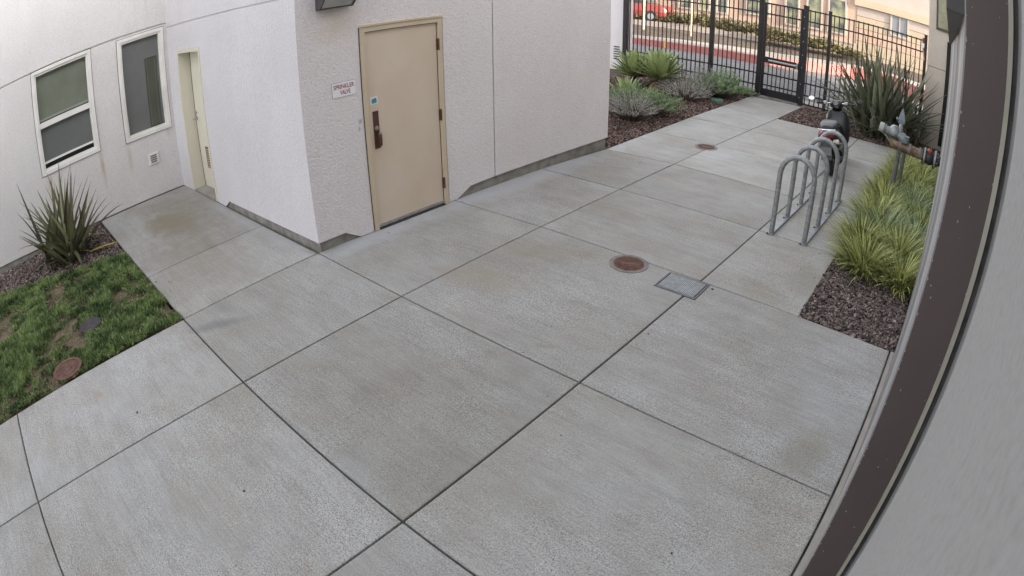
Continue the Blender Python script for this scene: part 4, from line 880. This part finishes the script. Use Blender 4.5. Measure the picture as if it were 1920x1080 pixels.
tag(f.build('dry_grass', 'leaf_dry', smooth=False), 'straw coloured dry grass bits through the lawn', 'grass', kind='stuff')
# mulch chips
def chipbed(label, test, bounds, per, size, mat, z=-.012):
    x0, x1, y0, y1 = bounds; n = int((x1 - x0) * (y1 - y0) * per); x = rng.uniform(x0, x1, n); y = rng.uniform(y0, y1, n); k = test(x, y); x, y = x[k], y[k]; n = len(x)
    f = Fol(); f.chips(np.stack([x, y, rng.uniform(z - .006, z + .012, n)], 1), size, size * .35, np.clip(rng.normal(.27, .2, n) + (rng.random(n) < .07) * rng.uniform(.3, .8, n), 0, 1))
    tag(f.build('mulch_chips', mat, smooth=False), label, 'mulch', kind='stuff')
chipbed('coarse brown chips in the bare corner of the sedge bed', lambda x, y: (x > -.895) & (x < .04) & (y > 4.66), (-.9, .05, 4.66, 7.0), 3000, .034, 'chip_grey')
chipbed('brown mulch under the left flax', lambda x, y: (x < -8.2 + np.clip((y + .95) / 2.1, 0, 1) * .95) & (y < 1.14), (-9.24, -7.2, -2.0, 1.15), 1500, .036, 'chip_grey')
chipbed('brown mulch of the agave bed', lambda x, y: (x < -4.85 - np.clip((y - 7.6) / 7, 0, 1) * .19) , (-8.6, -4.8, 7.75, 14.9), 620, .05, 'chip')
chipbed('brown mulch under the big flax', lambda x, y: y > 12.58 + (x + 3.65) * .122, (-3.64, .03, 12.5, 14.9), 620, .05, 'chip')

f = Fol(); n = 16                                                  # grit and dry leaf bits lying on the paving
x = rng.uniform(-4.8, -.1, n); y = rng.uniform(0, 12, n); k = (x < -1.0) | (y < 4.5); x, y = x[k], y[k]
x = np.concatenate([x, rng.uniform(-1.15, -.93, 22), rng.uniform(-4.9, -4.75, 6), rng.uniform(-6.5, -5.1, 6)]); y = np.concatenate([y, rng.uniform(4.8, 12, 22), rng.uniform(3, 13, 6), rng.uniform(1.2, 1.4, 6)])
f.chips(np.stack([x, y, np.full(len(x), .003)], 1), .015, .004, rng.uniform(0, .6, len(x)))
tag(f.build('leaf_litter', 'bark', smooth=False), 'scattered grit and dry leaf bits on the paving', 'litter', kind='stuff')
# ------------------------------------------------------------------ beyond the fence: drive, red kerb, bank, buildings
sheet('road', [(-60, 15.3), (40, 15.3), (40, 27), (-60, 27)], -.06, 'asphalt')
sheet('pavement_strip', [(-9.0, 15.0), (-.55, 15.0), (-.55, 16.2), (-9.0, 16.2)], -.045, 'kerb_grey')['kind'] = 'structure'
KB = [(-40, 22.5, .2, 1.3), (-16, 22.6, .2, 1.3), (-13.2, 22.5, .21, 1.4), (-10, 22.5, .24, 2.2), (-7.5, 22.5, .27, 2.9), (-5.6, 24.2, .34, 2.4), (-4.3, 25.5, .44, 1.4), (-2.6, 25.9, .5, 1.0), (-1.4, 24.4, .5, 2.2), (.5, 23.4, .5, 3), (8, 22.8, .5, 3), (30, 22.8, .5, 3)]
def along(prof):           # sweep a profile (depth, z) along the kerb line; prof(h, w) -> points
    b = MB(); b.loft([[(x, y + d, z) for d, z in prof(h, w_)] for x, y, h, w_ in KB]); return b
kb = thing('kerb', 'red painted kerb with pale top across the drive', 'kerb', (-7, 22.6, 0))
along(lambda h, w_: [(0, -.1), (.0, h - .015), (.02, h), (.12, h), (.12, -.1)]).build('red_face', 'kerb_red', kb, world=True)
along(lambda h, w_: [(.12, -.1), (.12, h + .003), (w_, h + .006), (w_, -.1)]).build('kerb_top', 'kerb_grey', kb, world=True)
b = MB(); b.box(-11.65, -11.55, 22.485, 22.498, -.05, .21); b.build('yellow_mark', 'yellow_paint', kb, world=True)
o = along(lambda h, w_: [(w_, -.1), (w_, h + .0), (w_ + .8, h + .12), (w_ + 2.0, h + .22), (w_ + 9, h + .3), (w_ + 9, -.1)]).build('bank', 'slope_mulch'); o['kind'] = 'structure'
lw_ = thing('garden_wall', 'low pale edging wall on the bank beyond the drive', 'wall', (-14, 27.3, .4)); b = MB(); b.box(-12, 5.2, -.06, .06, -.1, .30); b.build('edging', 'facade_pale', lw_)
for i, (x, y, mt, hh) in enumerate(((-14.25, 25.4, 'wood_pale', 3.2), (-11.75, 25.3, 'wood_pale', 2.6), (-10.75, 25.3, 'post_grey', 3.0))):
    t = thing('slender_post', ['pale yellow slender post farthest left on the bank', 'pale slender post left of the middle fence post', 'grey slender post just left of the middle fence post', 'short grey post seen through the gate'][i], 'post', (x, y, .3), 0)
    b = MB(); b.tube([(0, 0, -.2), (0, 0, hh)], .045, 8); b.build('shaft', mt, t); b = MB(); b.disc((0, 0, -.2), .09, .22, 12); b.build('foot', mt, t)
def bush(c, rx, h, seed, label, mat='leaf_hedge'):
    shrub('hedge_bush', label, c, rx, h, 150, seed, mat, .14, .08, 16, .2, False, 'bushes along the far building')
    bpy.data.objects[[o.name for o in bpy.data.objects if o.name.startswith('hedge_bush')][-1]]
hb_ = [(-15.9, 28.2, .9, 1.0), (-14.2, 28.2, .9, .9), (-12.6, 28.0, 1.0, 1.15), (-11.0, 28.1, .9, 1.0), (-9.6, 28.0, .9, 1.1), (-8.4, 26.9, .8, .95), (-7.2, 27.1, .85, 1.0), (-6.1, 27.4, .8, .95), (-5.0, 27.9, .8, .8)]
hl_ = ['leftmost bush under the far facade near the red vehicle', 'second bush from the left under the far facade', 'bush under the row of three small windows', 'bush just right of the middle fence post', 'bush left of the gate on the bank', 'olive bush seen through the gate, left', 'olive bush seen through the gate, right', 'bush right of the gate behind the fence', 'last bush before the big flax leaves']
for i, (x, y, r_, h_) in enumerate(hb_):
    shrub('hedge_bush', hl_[i], (x, y), r_ * .9, h_ * .78, 120, 50 + i, 'leaf_hedge', .15, .09, 16, .2, False, 'bushes along the far building')
    bpy.context.scene.objects[-1] if False else None
for o in list(sc.objects):
    if o.name.startswith('hedge_bush'): o.location.z = .52

fb = thing('apartment_building', 'peach and cream building with pale framed windows beyond the drive', 'building', (-8, 29.5, 0))
FYb = 29.5
def fbox(name, mat, x0, x1, y0, y1, z0, z1, par=None, label=None): b = MB(); b.box(x0, x1, y0, y1, z0, z1); return b.build(name, mat, par or fb, world=True, label=label)
fbox('wall', 'facade_peach', -40, -4.9, FYb, FYb + 8, 1.30, 8)
fbox('plinth', 'facade_cream', -40, -4.9, FYb - .05, FYb + 8, -.2, 1.22)
fbox('ledge', 'facade_pale', -40, -4.9, FYb - .09, FYb + 8, 1.22, 1.30)
zs = [-.2, .35, .92, 1.48, 2.12, 2.74, 3.24]
for i in range(6):
    xs = [-4.9, -3.9 + .9 * (i % 2), -.6 + .7 * (i % 2), 3.2, 12]
    for k in range(4): fbox('siding_panel', ('facade_cream', 'facade_cream', 'facade_cream', 'facade_peach', 'facade_cream', 'facade_pale')[i], xs[k] + .012, xs[k + 1], FYb - .02, FYb + 1, zs[i] + .02, zs[i + 1])
fbox('backing', 'dark_gap', -4.9, 12, FYb + .02, FYb + 8, -.2, 3.2)
fbox('cornice', 'facade_cream', -5.0, 12, FYb - .16, FYb + 8, 3.26, 3.62)
fbox('wall', 'facade_pale', -4.9, 12, FYb + .05, FYb + 8, 3.62, 8)
def fwin(x0, x1, z0, z1, mull=False, gm='facade_glass', fm='facade_pale'):
    f = MB(); t = .09
    for (a, c, y0, y1) in ((x0 - t, x1 + t, z0 - t, z0), (x0 - t, x1 + t, z1, z1 + t), (x0 - t, x0, z0, z1), (x1, x1 + t, z0, z1)): f.box(a, c, FYb - .08, FYb + .01, y0, y1)
    if mull: f.box((x0 + x1) / 2 - .03, (x0 + x1) / 2 + .03, FYb - .07, FYb, z0, z1)
    fo = f.build('window', fm, fb, world=True); b = MB(); b.box(x0, x1, FYb - .045, FYb - .03, z0, z1); b.build('pane', gm, fo, world=True)
for (a, c, z0) in ((-14.4, -13.75, 1.55), (-13.3, -12.75, 1.58), (-12.25, -11.75, 1.55)): fwin(a, c, z0, 3.1)
for (a, c, z0) in ((-19.5, -18.2, 1.6), (-17.4, -16.2, 1.6), (-8.55, -7.95, 1.55), (-7.42, -6.75, 1.62), (-6.3, -5.5, 1.65), (-10.6, -9.5, 1.75)): fwin(a, c, z0, 3.3)
fwin(-3.06, -2.26, 2.30, 3.24, True, 'facade_glass_grey')

# red vehicle parked far left behind the fence
cr = thing('parked_vehicle', 'red vehicle parked far behind the left end of the fence', 'car', (-16.4, 28.2, .62), R(10))
def cbody(secs, name, mat):
    b = MB(); b.loft([[(x, -hw, z0), (x, hw, z0), (x, hw * 1.02, (z0 + z1) / 2), (x, hw * .92, z1), (x, -hw * .92, z1), (x, -hw * 1.02, (z0 + z1) / 2)] for x, hw, z0, z1 in secs]); return b.build(name, mat, cr)
cbody([(-1.9, .70, .35, .75), (-1.8, .80, .25, .85), (-.9, .85, .22, .95), (.9, .85, .22, .95), (1.75, .82, .25, .88), (1.95, .7, .35, .72)], 'body', 'car_red')
cbody([(-1.2, .66, .92, .98), (-.8, .74, .92, 1.42), (.4, .74, .92, 1.45), (1.0, .68, .92, 1.0)], 'cabin', 'car_glass')
cbody([(-.85, .70, 1.41, 1.46), (.45, .70, 1.44, 1.48)], 'roof', 'car_red')
for x in (-1.2, 1.2):
    for y in (-.8, .8): b = MB(); b.tube([(x, y - .09, .31), (x, y + .09, .31)], .31, 20); wv = b.build('wheel', 'rubber', cr); b = MB(); b.tube([(x, y - .1, .31), (x, y + .1, .31)], .17, 16); b.build('hub', 'metal_steel', wv)
for y in (-.6, .6): b = MB(); b.bbox(1.86, 1.94, y - .14, y + .14, .6, .72, .02); b.build('headlight', 'white_plate', cr)
